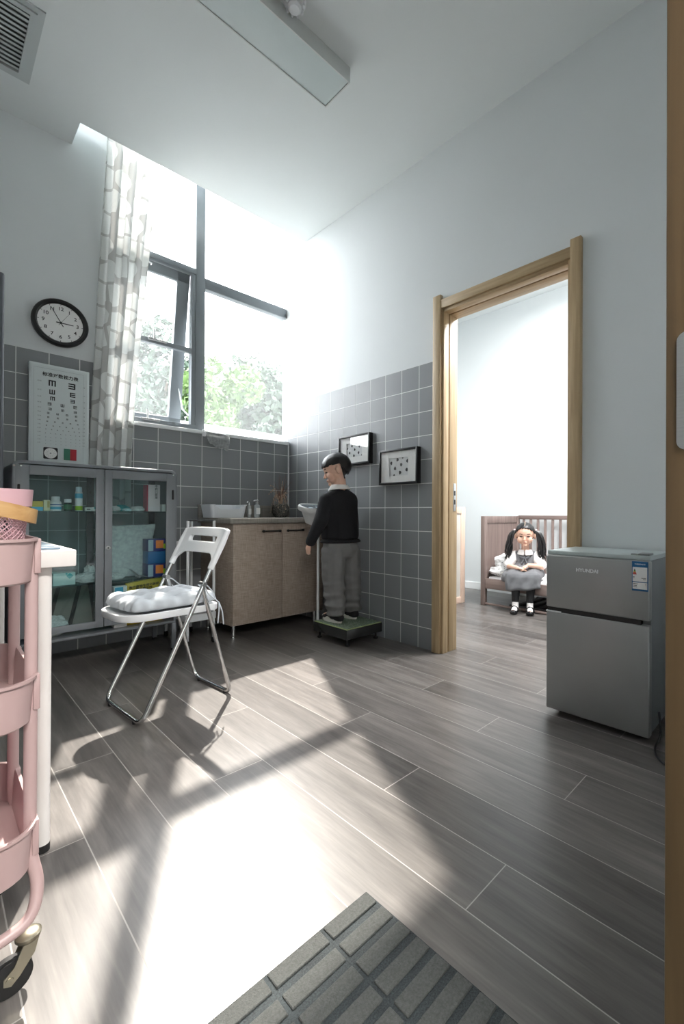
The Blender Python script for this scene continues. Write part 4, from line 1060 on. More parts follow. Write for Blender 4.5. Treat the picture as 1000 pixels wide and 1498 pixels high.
# seat: shallow pan, rounder at the front
bm = BM()
def seat_ring(o, z):
    x0, x1, w = -0.045 + o, 0.352 - o, 0.160 - o
    pts = []
    for cx, cy, rr_, a0 in ((x1 - 0.03, w - 0.03, 0.03, 0), (x0 + 0.10, w - 0.10, 0.10, 90), (x0 + 0.10, -w + 0.10, 0.10, 180), (x1 - 0.03, -w + 0.03, 0.03, 270)):
        for k in range(8):
            a = math.radians(a0 + 90 * k / 7); pts.append(Vector((cx + rr_ * math.cos(a), cy + rr_ * math.sin(a), z)))
    return pts
loft(bm, [seat_ring(0.02, 0.405), seat_ring(0.002, 0.405), seat_ring(0.0, 0.409), seat_ring(0.0, 0.431), seat_ring(0.003, 0.434), seat_ring(0.012, 0.433), seat_ring(0.03, 0.428), seat_ring(0.08, 0.427)])
part('seat', bm, white_p, chair, local=True)
# backrest: curved plastic panel with two sleeves and a slot
bm = BM()
def bz(z, off=0.0): # centre line of the back plane
    return lx(z) + off
NYb, rowsb = 28, []
def back_pt(s, z, off):
    y = s * (HW + 0.008)
    return Vector((bz(z) + 0.014 * math.cos(s * math.pi / 2) + off, y, z))
zs_top = lambda s: 0.772 - 0.010 * abs(s) ** 6
def zlow(s):
    a = abs(s)
    return 0.656 - (0.054 * max(0, (a - 0.62) / 0.38) ** 1.6 if a > 0.62 else 0)
ss = [-1 + 2 * k / NYb for k in range(NYb + 1)]
slot = lambda s: abs(s) <= 0.72
def panel(zf0, zf1, sset):
    for off0 in (0,):
        fr_, bk_ = [], []
        for s in sset:
            z0, z1 = zf0(s), zf1(s); fr_.append([back_pt(s, z0 + (z1 - z0) * j / 4, -0.010) for j in range(5)]); bk_.append([back_pt(s, z0 + (z1 - z0) * j / 4, 0.010) for j in range(5)])
        loft(bm, [f + b[::-1] for f, b in zip(fr_, bk_)])
inner = [s for s in ss if abs(s) <= 0.66]
panel(lambda s: 0.731, zs_top, inner); panel(zlow, lambda s: 0.706, inner)
panel(zlow, zs_top, [s for s in ss if s >= 0.64]); panel(zlow, zs_top, [s for s in ss if s <= -0.64])
for s in (-1, 1):
    tube(bm, [(bz(0.760), s * HW, 0.760), (bz(0.70), s * HW, 0.70), (bz(0.592), s * HW, 0.592)], [0.0125, 0.0155, 0.0135], 14)
bm2 = remeshed(bm, 0.003, 5); part('backrest', bm2, white_p, chair, local=True, ang=60)

# tufted cushion
cu_t = thing('seat_cushion', 'tufted pale grey seat cushion tied on the folding chair', 'cushion', (0.72, 2.12, 0.436), CR)
NC = 56; bm = BM(); top, bot = [], []
tufts = [(a, b) for a in (-0.55, 0.0, 0.55) for b in (-0.55, 0.0, 0.55)]
for j in range(NC + 1):
    rt, rb = [], []
    for i in range(NC + 1):
        u, v_ = -1 + 2 * i / NC, -1 + 2 * j / NC
        # square to rounded square
        k = 1 - 0.12 * (u * v_) ** 2
        x, y = 0.193 * u * k, 0.165 * v_ * k
        e = max(abs(u), abs(v_)) ** 6
        h = 0.044 * (1 - e) ** 0.45 if e < 1 else 0
        d = sum(math.exp(-((u - a) ** 2 + (v_ - b) ** 2) / 0.018) for a, b in tufts)
        cr_ = sum(math.exp(-((u - a) ** 2) / 0.006) + math.exp(-((v_ - a) ** 2) / 0.006) for a in (-0.55, 0, 0.55))
        w = mnoise.noise(Vector((u * 5, v_ * 5, 1))) * 0.004 * (1 - e)
        h = h * (1 - 0.68 * min(1, d)) * (1 - 0.14 * min(1, cr_)) + w
        # pucker along the rim
        x += 0.003 * math.sin(v_ * 22) * e; y += 0.003 * math.sin(u * 22) * e
        rt.append(bm.verts.new((x, y, 0.018 + max(h, 0)))); rb.append(bm.verts.new((x, y, 0.018 - 0.017 * (1 - e) ** 0.5 if e < 1 else 0.018)))
    top.append(rt); bot.append(rb)
for j in range(NC):
    for i in range(NC):
        bm.faces.new((top[j][i], top[j][i + 1], top[j + 1][i + 1], top[j + 1][i])); bm.faces.new((bot[j][i], bot[j + 1][i], bot[j + 1][i + 1], bot[j][i + 1]))
bmesh.ops.remove_doubles(bm, verts=list(bm.verts), dist=0.0004)
cush = pm('cushion_fabric', lin(186, 192, 198), 0.9, var=0.08, scale=20, bump=0.35, bscale=400, sheen=0.2)
part('pad', bm, cush, cu_t, local=True, ang=180)
for s in (-1, 1):
    bm = BM()
    kx, kz = 0.075, 0.03
    tube(bm, fillet([(0.17, s * 0.15, 0.012), (0.152, s * 0.158, 0.05), (0.118, s * 0.170, 0.085), (0.098, s * 0.186, 0.085), (0.12, s * 0.172, 0.05), (0.18, s * 0.158, 0.0)], 0.012), 0.0028, 6)
    tube(bm, fillet([(0.18, s * 0.158, 0.0), (0.175, s * 0.17, -0.03), (0.168, s * 0.172, -0.09)], 0.01), 0.0028, 6); tube(bm, fillet([(0.18, s * 0.158, 0.0), (0.19, s * 0.17, -0.04), (0.196, s * 0.172, -0.10)], 0.01), 0.0028, 6)
    part('tie', bm, cush, cu_t, local=True)

# ================================================================ desk and trolley on the left
cream_w = pm('desk_white', lin(232, 226, 222), 0.45, var=0.02)
dk = thing('desk', 'white desk with round legs behind the pink trolley', 'desk', (-0.30, 1.85, 0))
bm = BM(); box(bm, -0.86, 1.352, 0.707, 0.258, 2.36, 0.748, 0.003); part('tabletop', bm, cream_w, dk)
for x, y in ((0.200, 1.402), (0.193, 2.31), (-0.81, 1.400), (-0.81, 2.31)):
    bm = BM(); cyl(bm, (x, y, 0.018), (x, y, 0.708), 0.0165, seg=28); lg = part('leg', bm, cream_w, dk)
    bm = BM(); cyl(bm, (x, y, 0.0), (x, y, 0.019), 0.0168, seg=28); part('foot', bm, rubber, lg)
nb = thing('folder', 'blue-grey folder lying near the desk corner behind the trolley', 'folder', (0.10, 1.58, 0.748))
bm = BM(); box(bm, -0.06, 1.385, 0.7485, 0.232, 1.72, 0.7545, 0.002); part('cover', bm, pm('folder_blue_grey', lin(122, 142, 158), 0.5, var=0.05), nb)
bm = BM(); box(bm, -0.055, 1.40, 0.7546, 0.222, 1.71, 0.7560, 0.0); part('sheet', bm, pm('sheet_grey', lin(140, 158, 170), 0.6), nb)
carton('tape_box', 0.165, 0.20, 1.84, 1.88, 0.748, 0.775, paper, 'small white box on the desk behind the folder', 'box')

pink = pm('pink_powder_coat', lin(176, 149, 147), 0.38, var=0.015)
pinkd = pm('pink_basket_metal', lin(192, 154, 160), 0.4, var=0.02)
tl_ = thing('utility_trolley', 'pale pink three-tier metal trolley on casters at the left', 'trolley', (-0.08, 1.175, 0))
TX0, TX1, TY0, TY1 = -0.285, 0.136, 0.992, 1.335
for k, (z0, z1) in enumerate(((0.714, 0.792), (0.462, 0.544), (0.197, 0.279))):
    bm = BM(); tub(bm, TX0, TY0, TX1, TY1, z0, z1, 0.055, 0.004, 0.0025, 0.005)
    tb = part('tray', bm, pink, tl_)
    for x, sgn in ((TX1 + 0.003, 1), (TX0 - 0.003, -1)):
        for y in (TY0 + 0.055, TY1 - 0.055):
            bm = BM(); box(bm, x - 0.005, y - 0.013, z1 - 0.062, x + 0.005, y + 0.013, z1 + 0.002, 0.002); part('bracket', bm, pink, tb)
for y, s in ((TY0 + 0.055, -1), (TY1 - 0.055, 1)):
    pts = []
    for x, sg in ((TX1 - 0.004, 1), (TX0 + 0.004, -1)):
        seq = [(x, y, 0.775), (x, y, 0.22), (x + sg * 0.012, y + s * 0.014, 0.165), (x + sg * 0.0, y + s * 0.035, 0.118)]
        pts.append(seq)
    path = pts[0] + [(TX1 - 0.06, y + s * 0.040, 0.108), (TX0 + 0.06, y + s * 0.040, 0.108)] + pts[1][::-1]
    bm = BM(); tube(bm, fillet(path, 0.035), 0.0100, 14); fr_ = part('frame', bm, pink, tl_)
for x in (TX1 - 0.008, TX0 + 0.008):
    for y, s in ((TY0 + 0.03, -1), (TY1 - 0.03, 1)):
        sw = -1 if x > 0 else -1
        cx, cy = x, y
        bm = BM()
        lathe(bm, [(0.001, 0.083), (0.016, 0.083), (0.019, 0.087), (0.019, 0.092), (0.012, 0.097), (0.001, 0.097)], (cx, cy, 0))
        fork = []
        for q in (-0.011, 0.011):
            loft(bm, [[Vector((cx + dx, cy + q + e, z)) for dx, z in ((0.014, 0.086), (-0.006, 0.086), (-0.020, 0.052), (-0.034, 0.040), (-0.034, 0.028), (-0.024, 0.023), (-0.012, 0.034), (0.008, 0.062))] for e in (-0.0012, 0.0012)])
        cyl(bm, (cx - 0.026, cy - 0.0135, 0.033), (cx - 0.026, cy + 0.0135, 0.033), 0.006, seg=12)
        ca = part('caster', bm, pm('zinc_caster', lin(150, 144, 128), 0.32, 0.9, var=0.2), tl_)
        bm = BM(); cyl(bm, (cx - 0.026, cy - 0.0095, 0.033), (cx - 0.026, cy + 0.0095, 0.033), 0.0328, seg=32, bev=0.004); part('wheel', bm, rubber, ca)
# bin in the lowest tray
pb_ = thing('pink_bin', 'open pink plastic bin standing in the lowest trolley tray', 'bin', (-0.06, 1.20, 0.205))
bm = BM(); tub(bm, -0.20, 1.10, 0.068, 1.30, 0.2045, 0.395, 0.04, 0.016, 0.003, 0.004); part('body', bm, pm('pink_plastic', lin(214, 160, 172), 0.35, var=0.01), pb_)
bm = BM(); tube(bm, fillet([(0.076, 1.14, 0.385), (0.092, 1.14, 0.37), (0.094, 1.20, 0.30), (0.092, 1.26, 0.37), (0.076, 1.26, 0.385)], 0.02), 0.006, 10); part('handle', bm, pm('pink_plastic', lin(214, 160, 172), 0.35), pb_)
# mesh basket with birch handle on the top tray
mb = thing('mesh_basket', 'pink wire-mesh basket with a birch veneer handle on the trolley top', 'basket', (-0.08, 1.17, 0.708))
bx0, bx1, by0, by1 = -0.235, 0.129, 1.004, 1.290
bm = BM(); z0, z1 = 0.722, 0.868
def per(t, z):
    k = (z - z0) / (z1 - z0); o = 0.012 * (1 - k)
    pts = rr2(bx0 + o, by0 + o, bx1 - o, by1 - o, 0.05, 8); pts.append(pts[0])
    L = [0]
    for a, b in zip(pts[:-1], pts[1:]): L.append(L[-1] + math.dist(a, b))
    s = (t % 1.0) * L[-1]
    for i in range(len(L) - 1):
        if L[i + 1] >= s:
            f = (s - L[i]) / max(1e-9, L[i + 1] - L[i]); return Vector((pts[i][0] + (pts[i + 1][0] - pts[i][0]) * f, pts[i][1] + (pts[i + 1][1] - pts[i][1]) * f, z))
NW = 110
for k in range(NW):
    for sg in (1, -1):
        tube(bm, [per((k + sg * 14 * j / 9) / NW, z0 + (z1 - z0) * j / 9) for j in range(10)], 0.0009, 4, cap=False)
part('mesh', bm, pinkd, mb)
bm = BM()
loft(bm, [[per(k / 60, 0.722) for k in range(60)], [per(k / 60, 0.725) for k in range(60)]]); part('bottom', bm, pinkd, mb)
bm = BM()
def per_o(t, z, o): 
    p = per(t, z1); c = Vector(((bx0 + bx1) / 2, (by0 + by1) / 2, z)); d = Vector((p.x - c.x, p.y - c.y, 0)); return Vector((p.x, p.y, z)) + d.normalized() * o
R_ = lambda z, o: [per_o(k / 90, z, o) for k in range(90)]
loft(bm, [R_(0.852, 0.001), R_(0.852, 0.004), R_(0.882, 0.006), R_(0.882, 0.003), R_(0.852, 0.001)], cap0=False, cap1=False); part('rim', bm, pinkd, mb)
# birch band: a loop of bent veneer, folded down over the front of the rim
bm = BM(); birch = wood('birch_veneer', lin(170, 128, 80), lin(198, 160, 110), 0.4, axis=0)
def band(k, w, o):
    p = per(k / 90, z1); c = Vector(((bx0 + bx1) / 2, (by0 + by1) / 2, 0)); d = Vector((p.x - c.x, p.y - c.y, 0)); q = Vector((p.x, p.y, 0)) + d.normalized() * (0.009 + o)
    zz = 0.838 - 0.27 * (q.x - 0.12)
    return Vector((q.x, q.y, zz + w))
loft(bm, [[band(k, -0.013, -0.002 + 0) for k in range(90)], [band(k, -0.013, 0.0015) for k in range(90)], [band(k, 0.013, 0.004) for k in range(90)], [band(k, 0.013, 0.0005) for k in range(90)], [band(k, -0.013, -0.002) for k in range(90)]], cap0=False, cap1=False)
part('handle', bm, birch, mb)
bm = BM()
for k in range(7):
    cx = -0.16 + k * 0.026
    pts = [(cx + 0.010 * math.cos(a), 1.10 + 0.02 * math.sin(k), 0.735 + 0.045 * math.sin(a)) for a in [math.pi * j / 8 for j in range(9)]]
    tube(bm, pts, 0.011, 8)
solo('pink_sponge_coil', wobble(bm, 0.001, 30), pm('pink_coil', lin(224, 158, 178), 0.5), 'ribbed pink cloth roll inside the wire-mesh basket', 'cloth roll')

# ================================================================ refrigerator
FX, FY0_, FY1_ = 1.812, 0.449, 0.843
fg = thing('refrigerator', 'small silver two-door refrigerator with a blue energy label', 'refrigerator', (1.96, 0.645, 0))
bodym = pm('fridge_grey_paint', lin(128, 132, 133), 0.4, 0.2, var=0.02)
facem = pm('fridge_steel_front', lin(160, 161, 160), 0.33, 0.5, var=0.03, scale=6)
bm = BM(); box(bm, FX + 0.034, FY0_ + 0.003, 0.028, 2.128, FY1_ - 0.003, 0.672, 0.004); part('body', bm, bodym, fg)
bm = BM(); box(bm, FX + 0.012, FY0_, 0.672, 2.128, FY1_, 0.690, 0.004); part('top', bm, pm('fridge_top', lin(176, 186, 186), 0.35, var=0.02), fg)
bm = BM(); box(bm, FX, FY0_, 0.452, FX + 0.036, FY1_, 0.6715, 0.006, 3); fd = part('freezer_door', bm, facem, fg)
bm = BM(); box(bm, FX, FY0_, 0.024, FX + 0.036, FY1_, 0.434, 0.006, 3); ld = part('door', bm, facem, fg)
bm = BM(); box(bm, FX + 0.004, FY0_ + 0.03, 0.433, FX + 0.034, FY1_ - 0.005, 0.4525); part('handle_groove', bm, black_p, fg)
bm = BM(); box(bm, FX - 0.001, FY0_ + 0.33, 0.432, FX + 0.02, FY1_, 0.4375, 0.001); part('edge_strip', bm, white_p, ld)
bm = BM(); box(bm, FX + 0.02, FY0_ + 0.005, 0.690, FX + 0.075, FY0_ + 0.045, 0.698, 0.003); box(bm, FX + 0.02, FY0_ + 0.005, 0.692, FX + 0.045, FY0_ + 0.07, 0.696, 0.002); part('hinge_cover', bm, pm('hinge_grey', lin(120, 124, 124), 0.4), fg)
for x in (FX + 0.07, 2.08):
    for y in (FY0_ + 0.04, FY1_ - 0.04):
        bm = BM(); cyl(bm, (x, y, 0), (x, y, 0.029), 0.014); part('foot', bm, black_p, fg)
text('brand_letters', 'HYUNDAI', 0.0195, basis((FX - 0.0006, 0.673, 0.617), (0, -1, 0), (0, 0, 1)), pm('logo_silver', lin(226, 228, 230), 0.3, var=0.01), fd, 0.0008, bold=0.0005)
def fy(s): return 0.508 - 0.056 * s
bm = BM(); box(bm, FX - 0.0012, 0.4535, 0.560, FX + 0.0002, 0.508, 0.669); lb = part('energy_label', bm, pm('label_blue', lin(24, 92, 140), 0.5), fd, smooth=False, label='blue and white energy label')
bm = BM(); box(bm, FX - 0.0018, 0.4565, 0.5945, FX - 0.001, 0.5055, 0.648); box(bm, FX - 0.0018, 0.4565, 0.567, FX - 0.001, 0.5055, 0.5915); part('label_field', bm, paper, lb, smooth=False)
text('label_heading', '中国能效标识', 0.0062, basis((FX - 0.0014, 0.4805, 0.6585), (0, -1, 0), (0, 0, 1)), paper, lb, 0.0002)
for k, c in enumerate(((30, 60, 40), (90, 140, 40), (190, 170, 60), (206, 90, 50), (180, 30, 30))):
    bm = BM(); z = 0.641 - k * 0.0042; w = 0.0015 + k * 0.0012
    box(bm, FX - 0.0022, 0.4985 - w, z - 0.0038, FX - 0.0016, 0.4985 + w, z); part('rating_bar', bm, pm('rate_%d' % k, lin(*c), 0.5), lb, smooth=False)
bm = BM()
for z, a, b in ((0.612, 0.499, 0.504), (0.608, 0.499, 0.5035), (0.608, 0.4605, 0.476), (0.604, 0.4605, 0.470), (0.586, 0.488, 0.5035), (0.580, 0.491, 0.5035), (0.574, 0.490, 0.5035), (0.585, 0.459, 0.463), (0.578, 0.459, 0.461)):
    box(bm, FX - 0.0021, a, z - 0.0009, FX - 0.0016, b, z + 0.0009)
part('small_print', bm, ink, lb, smooth=False)
bm = BM(); tube(bm, fillet([(1.90, 0.438, 0.10), (1.88, 0.425, 0.02), (1.80, 0.43, 0.005), (1.74, 0.41, 0.005), (1.70, 0.37, 0.005), (1.72, 0.28, 0.005), (1.98, 0.20, 0.005), (2.10, 0.16, 0.06)], 0.06, 8), 0.0042, 8)
solo('power_cable', bm, black_p, 'black power cable lying on the floor beside the refrigerator', 'cable')

# ================================================================ entrance mat
em = thing('entrance_mat', 'dark grey entrance mat with raised light grey bars at the front', 'mat', (0.30, 0.40, 0))
matbase = mat_floor_mat()
bar_m = pm('mat_bar_fibre', lin(72, 74, 72), 0.95, var=0.22, scale=260, bump=0.7, bscale=420)
MX1, MY1 = 0.673, 0.727
bm = BM(); box(bm, -0.33, 0.13, 0.0005, MX1, MY1, 0.006, 0.002); part('backing', bm, matbase, em)
bm = BM()
cw, pitch = 0.117, 0.1255
for c in range(7):
    x1 = MX1 - 0.004 - c * pitch; x0 = x1 - cw
    for k in range(14):
        y1 = MY1 - 0.004 - k * 0.0490; y0 = y1 - 0.0335
        if y0 < 0.135: break
        if x0 < -0.32: x0 = -0.32
        box(bm, x0, y0, 0.004, x1, y1, 0.0095, 0.0015, 1)
part('raised_bars', bm, bar_m, em)
# ================================================================ nap room
cribm = wood('greyed_brown_wood', lin(110, 95, 90), lin(136, 119, 113), 0.5)
cribx = wood('greyed_brown_rail', lin(110, 95, 90), lin(136, 119, 113), 0.5, axis=1)
cr = thing('crib', 'grey-brown wooden child cot with one open side in the nap room', 'crib', (3.87, 1.66, 0))
KX0, KX1, KY0, KY1 = 3.54, 4.205, 1.02, 2.285
def endboard(y):
    for x in (KX0, KX1 - 0.045):
        b = BM(); box(b, x, y - 0.022, 0.0, x + 0.045, y + 0.022, 0.822, 0.003); part('post', b, cribm, cr)
    b = BM(); box(b, KX0 + 0.045, y - 0.013, 0.755, KX1 - 0.045, y + 0.013, 0.822, 0.003); box(b, KX0 + 0.045, y - 0.013, 0.16, KX1 - 0.045, y + 0.013, 0.225, 0.003)
    box(b, KX0 + 0.045, y - 0.006, 0.225, KX1 - 0.045, y + 0.006, 0.755)
    part('end_panel', b, cribm, cr)
endboard(KY1 - 0.022); endboard(KY0 + 0.022)
bm = BM(); box(bm, KX1 - 0.035, KY0 + 0.044, 0.79, KX1 - 0.010, KY1 - 0.044, 0.83, 0.003); box(bm, KX1 - 0.035, KY0 + 0.044, 0.20, KX1 - 0.010, KY1 - 0.044, 0.24, 0.003); part('back_rail', bm, cribx, cr)
ns = 15
for k in range(ns):
    y = KY0 + 0.10 + (KY1 - KY0 - 0.20) * k / (ns - 1)
    bm = BM(); box(bm, KX1 - 0.030, y - 0.0125, 0.235, KX1 - 0.016, y + 0.0125, 0.795, 0.002); part('slat', bm, cribm, cr)
bm = BM(); box(bm, KX0 + 0.006, KY0 + 0.044, 0.155, KX0 + 0.034, KY1 - 0.044, 0.248, 0.004); part('front_rail', bm, cribx, cr)
bm = BM(); box(bm, KX0 + 0.006, KY0 + 0.044, 0.006, KX0 + 0.030, KY1 - 0.044, 0.024, 0.003); part('floor_rail', bm, cribx, cr)
bm = BM(); box(bm, KX0 + 0.036, KY0 + 0.046, 0.205, KX1 - 0.04, KY1 - 0.046, 0.219); part('base_board', bm, cribm, cr)
bm = BM(); box(bm, KX0 + 0.05, KY0 + 0.05, 0.2195, KX1 - 0.045, KY1 - 0.05, 0.262, 0.018, 3)
solo('mattress', bm, pm('mattress_white', lin(226, 224, 226), 0.9, var=0.02), 'thin white mattress in the cot under the girl', 'mattress')
# folded cot spare slats under the bed
sp = thing('bed_slats', 'dark slatted panel lying on the floor under the cot', 'slat panel', (3.92, 1.60, 0))
for k in range(9):
    y = 1.14 + k * 0.10
    bm = BM(); box(bm, 3.62, y, 0.004, 4.12, y + 0.045, 0.03, 0.003); part('slat', bm, pm('dark_slat', lin(40, 38, 40), 0.6), sp)
for x in (3.60, 4.12):
    bm = BM(); box(bm, x, 1.11, 0.0, x + 0.02, 2.02, 0.03, 0.002); part('side_bar', bm, pm('dark_slat', lin(40, 38, 40), 0.6), sp)
# dotted quilt
bm = BM()
for dx, dz, sx, sy, sz, sd_ in ((0, 0.045, 0.13, 0.135, 0.055, 3), (0.02, 0.135, 0.11, 0.115, 0.07, 5)):
    b = BM(); bmesh.ops.create_icosphere(b, subdivisions=5, radius=1)
    for v in b.verts:
        n = mnoise.noise_vector(v.co * 2.0 + Vector((sd_, 0, 0))) * 0.22 + mnoise.noise_vector(v.co * 5 + Vector((0, sd_, 0))) * 0.09
        c = v.co + n
        c = Vector((max(-0.95, min(0.95, c.x)), max(-0.95, min(0.95, c.y)), max(-0.9, c.z)))
        v.co = Vector((3.70 + dx + c.x * sx, 2.125 - dx * 0.5 + c.y * sy, 0.263 + dz + c.z * sz))
    merge(bm, b)
zmin = min(v.co.z for v in bm.verts)
for v in bm.verts: v.co.z += 0.2628 - zmin
bm = remeshed(bm, 0.006, 3)
solo('quilt', bm, dots_mat('dotted_quilt', lin(232, 232, 232), lin(74, 78, 84), 36, 0.2), 'white black-dotted quilt heaped at the end of the cot beside the girl', 'quilt', ang=180)
# pale wood framed panel
pn = thing('framed_screen', 'pale wood framed screen with a frosted pane beside the door jamb', 'screen', (3.25, 2.46, 0))
pine = wood('pale_pine', lin(206, 178, 160), lin(226, 200, 182), 0.5)
bm = BM(); y0, y1 = 2.452, 2.480
box(bm, 3.47, y0, 0.0, 3.532, y1, 0.907, 0.004); box(bm, 2.95, y0, 0.0, 3.012, y1, 0.907, 0.004); box(bm, 3.012, y0, 0.845, 3.47, y1, 0.907, 0.004); box(bm, 3.012, y0, 0.0, 3.47, y1, 0.062, 0.004)
part('frame', bm, pine, pn)
bm = BM(); box(bm, 3.008, 2.463, 0.058, 3.474, 2.469, 0.849); part('pane', bm, pm('frosted_pane', lin(196, 192, 184), 0.35, var=0.12, scale=3), pn)

# ================================================================ people
skin = pm('child_skin', lin(224, 182, 160), 0.55, var=0.04, scale=14, sub=0.08)
lipm = pm('child_lips', lin(202, 138, 126), 0.5)
eyem = pm('child_eyes', lin(26, 20, 20), 0.3)
hairm = pm('black_hair', lin(20, 18, 19), 0.36, var=0.3, scale=40, stretch=(1, 1, 0.15), bump=0.5, bscale=160)
browm = pm('child_brows', lin(64, 46, 40), 0.7)
def rotv(v, m): return m @ Vector(v)
def head_shapes(bm, H):
    """child's head looking along +Y in its own frame: H maps head space to the body's space; centre at mid-skull"""
    def E(c, r):
        b = BM(); bmesh.ops.create_icosphere(b, subdivisions=3, radius=1)
        b.transform(H @ Matrix.Translation(c) @ Matrix.Diagonal((*r, 1))); merge(bm, b)
    def HU(*sp):
        b = BM(); hull(b, *sp); b.transform(H); merge(bm, b)
    E((0, -0.006, 0.016), (0.076, 0.088, 0.078))                       # skull
    HU(((0, 0.020, -0.012), (0.064, 0.058, 0.055)), ((0, 0.034, -0.064), (0.040, 0.032, 0.026)), ((0, 0.0, -0.05), (0.05, 0.04, 0.03)))   # face and jaw
    for s in (-1, 1):
        E((s * 0.036, 0.047, -0.038), (0.027, 0.024, 0.030))           # cheeks
        E((s * 0.080, -0.010, -0.014), (0.011, 0.019, 0.028))          # ears
        E((s * 0.083, -0.014, -0.006), (0.006, 0.012, 0.014))
    HU(((0, 0.076, -0.012), 0.006), ((0, 0.087, -0.034), 0.0085)); E((0.008, 0.083, -0.037), (0.006, 0.006, 0.005)); E((-0.008, 0.083, -0.037), (0.006, 0.006, 0.005))
    E((0, 0.074, -0.056), (0.016, 0.008, 0.006)); E((0, 0.073, -0.063), (0.014, 0.008, 0.006)); E((0, 0.066, -0.084), (0.016, 0.012, 0.012))
def face_index(H, hair_low=False):
    Hi = H.inverted()
    def f(p):
        q = Hi @ p
        if q.y > 0.045:
            for s in (-1, 1):
                if ((q.x - s * 0.030) / 0.0135) ** 2 + ((q.z + 0.008) / 0.0055) ** 2 < 1: return 2
                if ((q.x - s * 0.031) / 0.016) ** 2 + ((q.z - 0.014 + 0.1 * abs(q.x - s * 0.031)) / 0.0035) ** 2 < 1: return 3
            if (q.x / 0.0135) ** 2 + ((q.z + 0.0595) / 0.0045) ** 2 < 1 and q.y > 0.06: return 1
        if hair_low and q.y < -0.03 and -0.075 < q.z < 0.03 and q.length < 0.125: return 4
        return 0
    return f
def hand_shapes(bm, wrist, d, palm_n, thumb_side, curl=0.5, s=0.80):
    """palm, four fingers of unequal length and a thumb; d = direction of the fingers, palm_n = out of the palm"""
    d = Vector(d).normalized(); n = Vector(palm_n); n = (n - d * n.dot(d)).normalized(); side = d.cross(n) * thumb_side
    w = Vector(wrist)
    hull(bm, (w, 0.015 * s), (w + d * 0.045 * s + side * 0.014 * s, 0.011 * s), (w + d * 0.047 * s - side * 0.016 * s, 0.010 * s))
    for k, (o, L) in enumerate(((0.017, 0.044), (0.006, 0.050), (-0.006, 0.046), (-0.017, 0.036))):
        p = w + (d * 0.046 + side * o) * s; c1 = (d + n * curl * 0.5).normalized(); c2 = (d + n * curl * 1.4).normalized()
        q = p + c1 * L * 0.5 * s; e = q + c2 * L * 0.5 * s
        chain(bm, (p, 0.0066 * s), (q, 0.006 * s), (e, 0.0048 * s))
    t0 = w + (d * 0.014 + side * 0.015) * s; t1 = t0 + (d * 0.018 + side * 0.014 + n * 0.008) * s; t2 = t1 + (d * 0.020 + side * 0.002 + n * 0.008) * s
    chain(bm, (t0, 0.0085 * s), (t1, 0.0072 * s), (t2, 0.0055 * s))
def build_blob(name, bm, mats, parent, voxel, smooth, index=None, ang=180):
    b = remeshed(bm, voxel, smooth)
    if index:
        for f in b.faces: f.material_index = index(f.calc_center_median())
    return part(name, b, mats, parent, local=True, ang=ang)
def hair_cap(name, H, parent, keep, grow=(0.084, 0.097, 0.088), c=(0, -0.008, 0.018), freq=30, amp=0.0016):
    b = BM(); bmesh.ops.create_icosphere(b, subdivisions=5, radius=1)
    b.transform(Matrix.Translation(c) @ Matrix.Diagonal((*grow, 1)))
    dead = [v for v in b.verts if not keep(v.co)]
    bmesh.ops.delete(b, geom=dead, context='VERTS')
    for v in b.verts: v.co += v.co.normalized() * amp * mnoise.noise(Vector((v.co.x * freq * 3, v.co.y * freq, v.co.z * freq * 0.5)))
    bmesh.ops.recalc_face_normals(b, faces=list(b.faces))
    bmesh.ops.solidify(b, geom=list(b.faces), thickness=0.010)
    b.transform(H)
    return part(name, b, hairm, parent, local=True, ang=180)

# ---- the boy on the scale (own frame: +Y ahead, feet at z = 0)
boy = thing('person', 'boy in black jumper and grey trousers standing on the scale, looking left', 'person', (1.935, 2.365, 0.1145), 0.0); boy.scale = (1.05, 1.03, 1.035)
HB = Matrix.Translation((-0.010, 0.035, 0.995)) @ Matrix.Rotation(math.radians(52), 4, 'Z') @ Matrix.Rotation(math.radians(-17), 4, 'X') @ Matrix.Scale(1.02, 4)
bm = BM(); head_shapes(bm, HB)
chain(bm, ((0, 0.0, 0.80), 0.045), ((0, 0.012, 0.93), 0.040))
hull(bm, ((-0.075, 0.0, 0.79), 0.042), ((0.075, 0.0, 0.79), 0.042), ((0, 0, 0.62), (0.10, 0.07, 0.06)))
hull(bm, ((0, 0, 0.62), (0.10, 0.07, 0.06)), ((0, 0, 0.46), (0.10, 0.075, 0.06)))
LSH, LEL, LWR = (-0.112, 0.0, 0.785), (-0.172, -0.012, 0.645), (-0.222, 0.024, 0.512)
RSH, REL, RWR = (0.098, 0.01, 0.785), (0.108, 0.055, 0.655), (0.085, 0.155, 0.585)
chain(bm, (LSH, 0.036), (LEL, 0.027), (LWR, 0.019)); chain(bm, (RSH, 0.036), (REL, 0.027), (RWR, 0.019))
hand_shapes(bm, Vector(LWR) + Vector((-0.003, 0.003, -0.004)), (-0.12, 0.14, -1), (0.85, 0.3, 0), -1, 0.55, 0.74)
hand_shapes(bm, Vector(RWR) + Vector((-0.004, 0.012, -0.004)), (-0.3, 1, -0.25), (-0.6, 0, -0.8), 1, 0.5, 0.82)
LFT, RFT = (-0.050, -0.005), (0.088, 0.012)
for s, ft in ((-1, LFT), (1, RFT)):
    chain(bm, ((s * 0.055, 0, 0.46), 0.062), ((ft[0] * 0.9, ft[1] + 0.012, 0.25), 0.044), ((ft[0], ft[1] - 0.02, 0.055), 0.028)); hull(bm, ((ft[0], ft[1] - 0.03, 0.04), 0.026), ((ft[0], ft[1] + 0.09, 0.03), 0.018))
build_blob('body', bm, [skin, lipm, eyem, browm, hairm], boy, 0.0036, 4, face_index(HB, True))
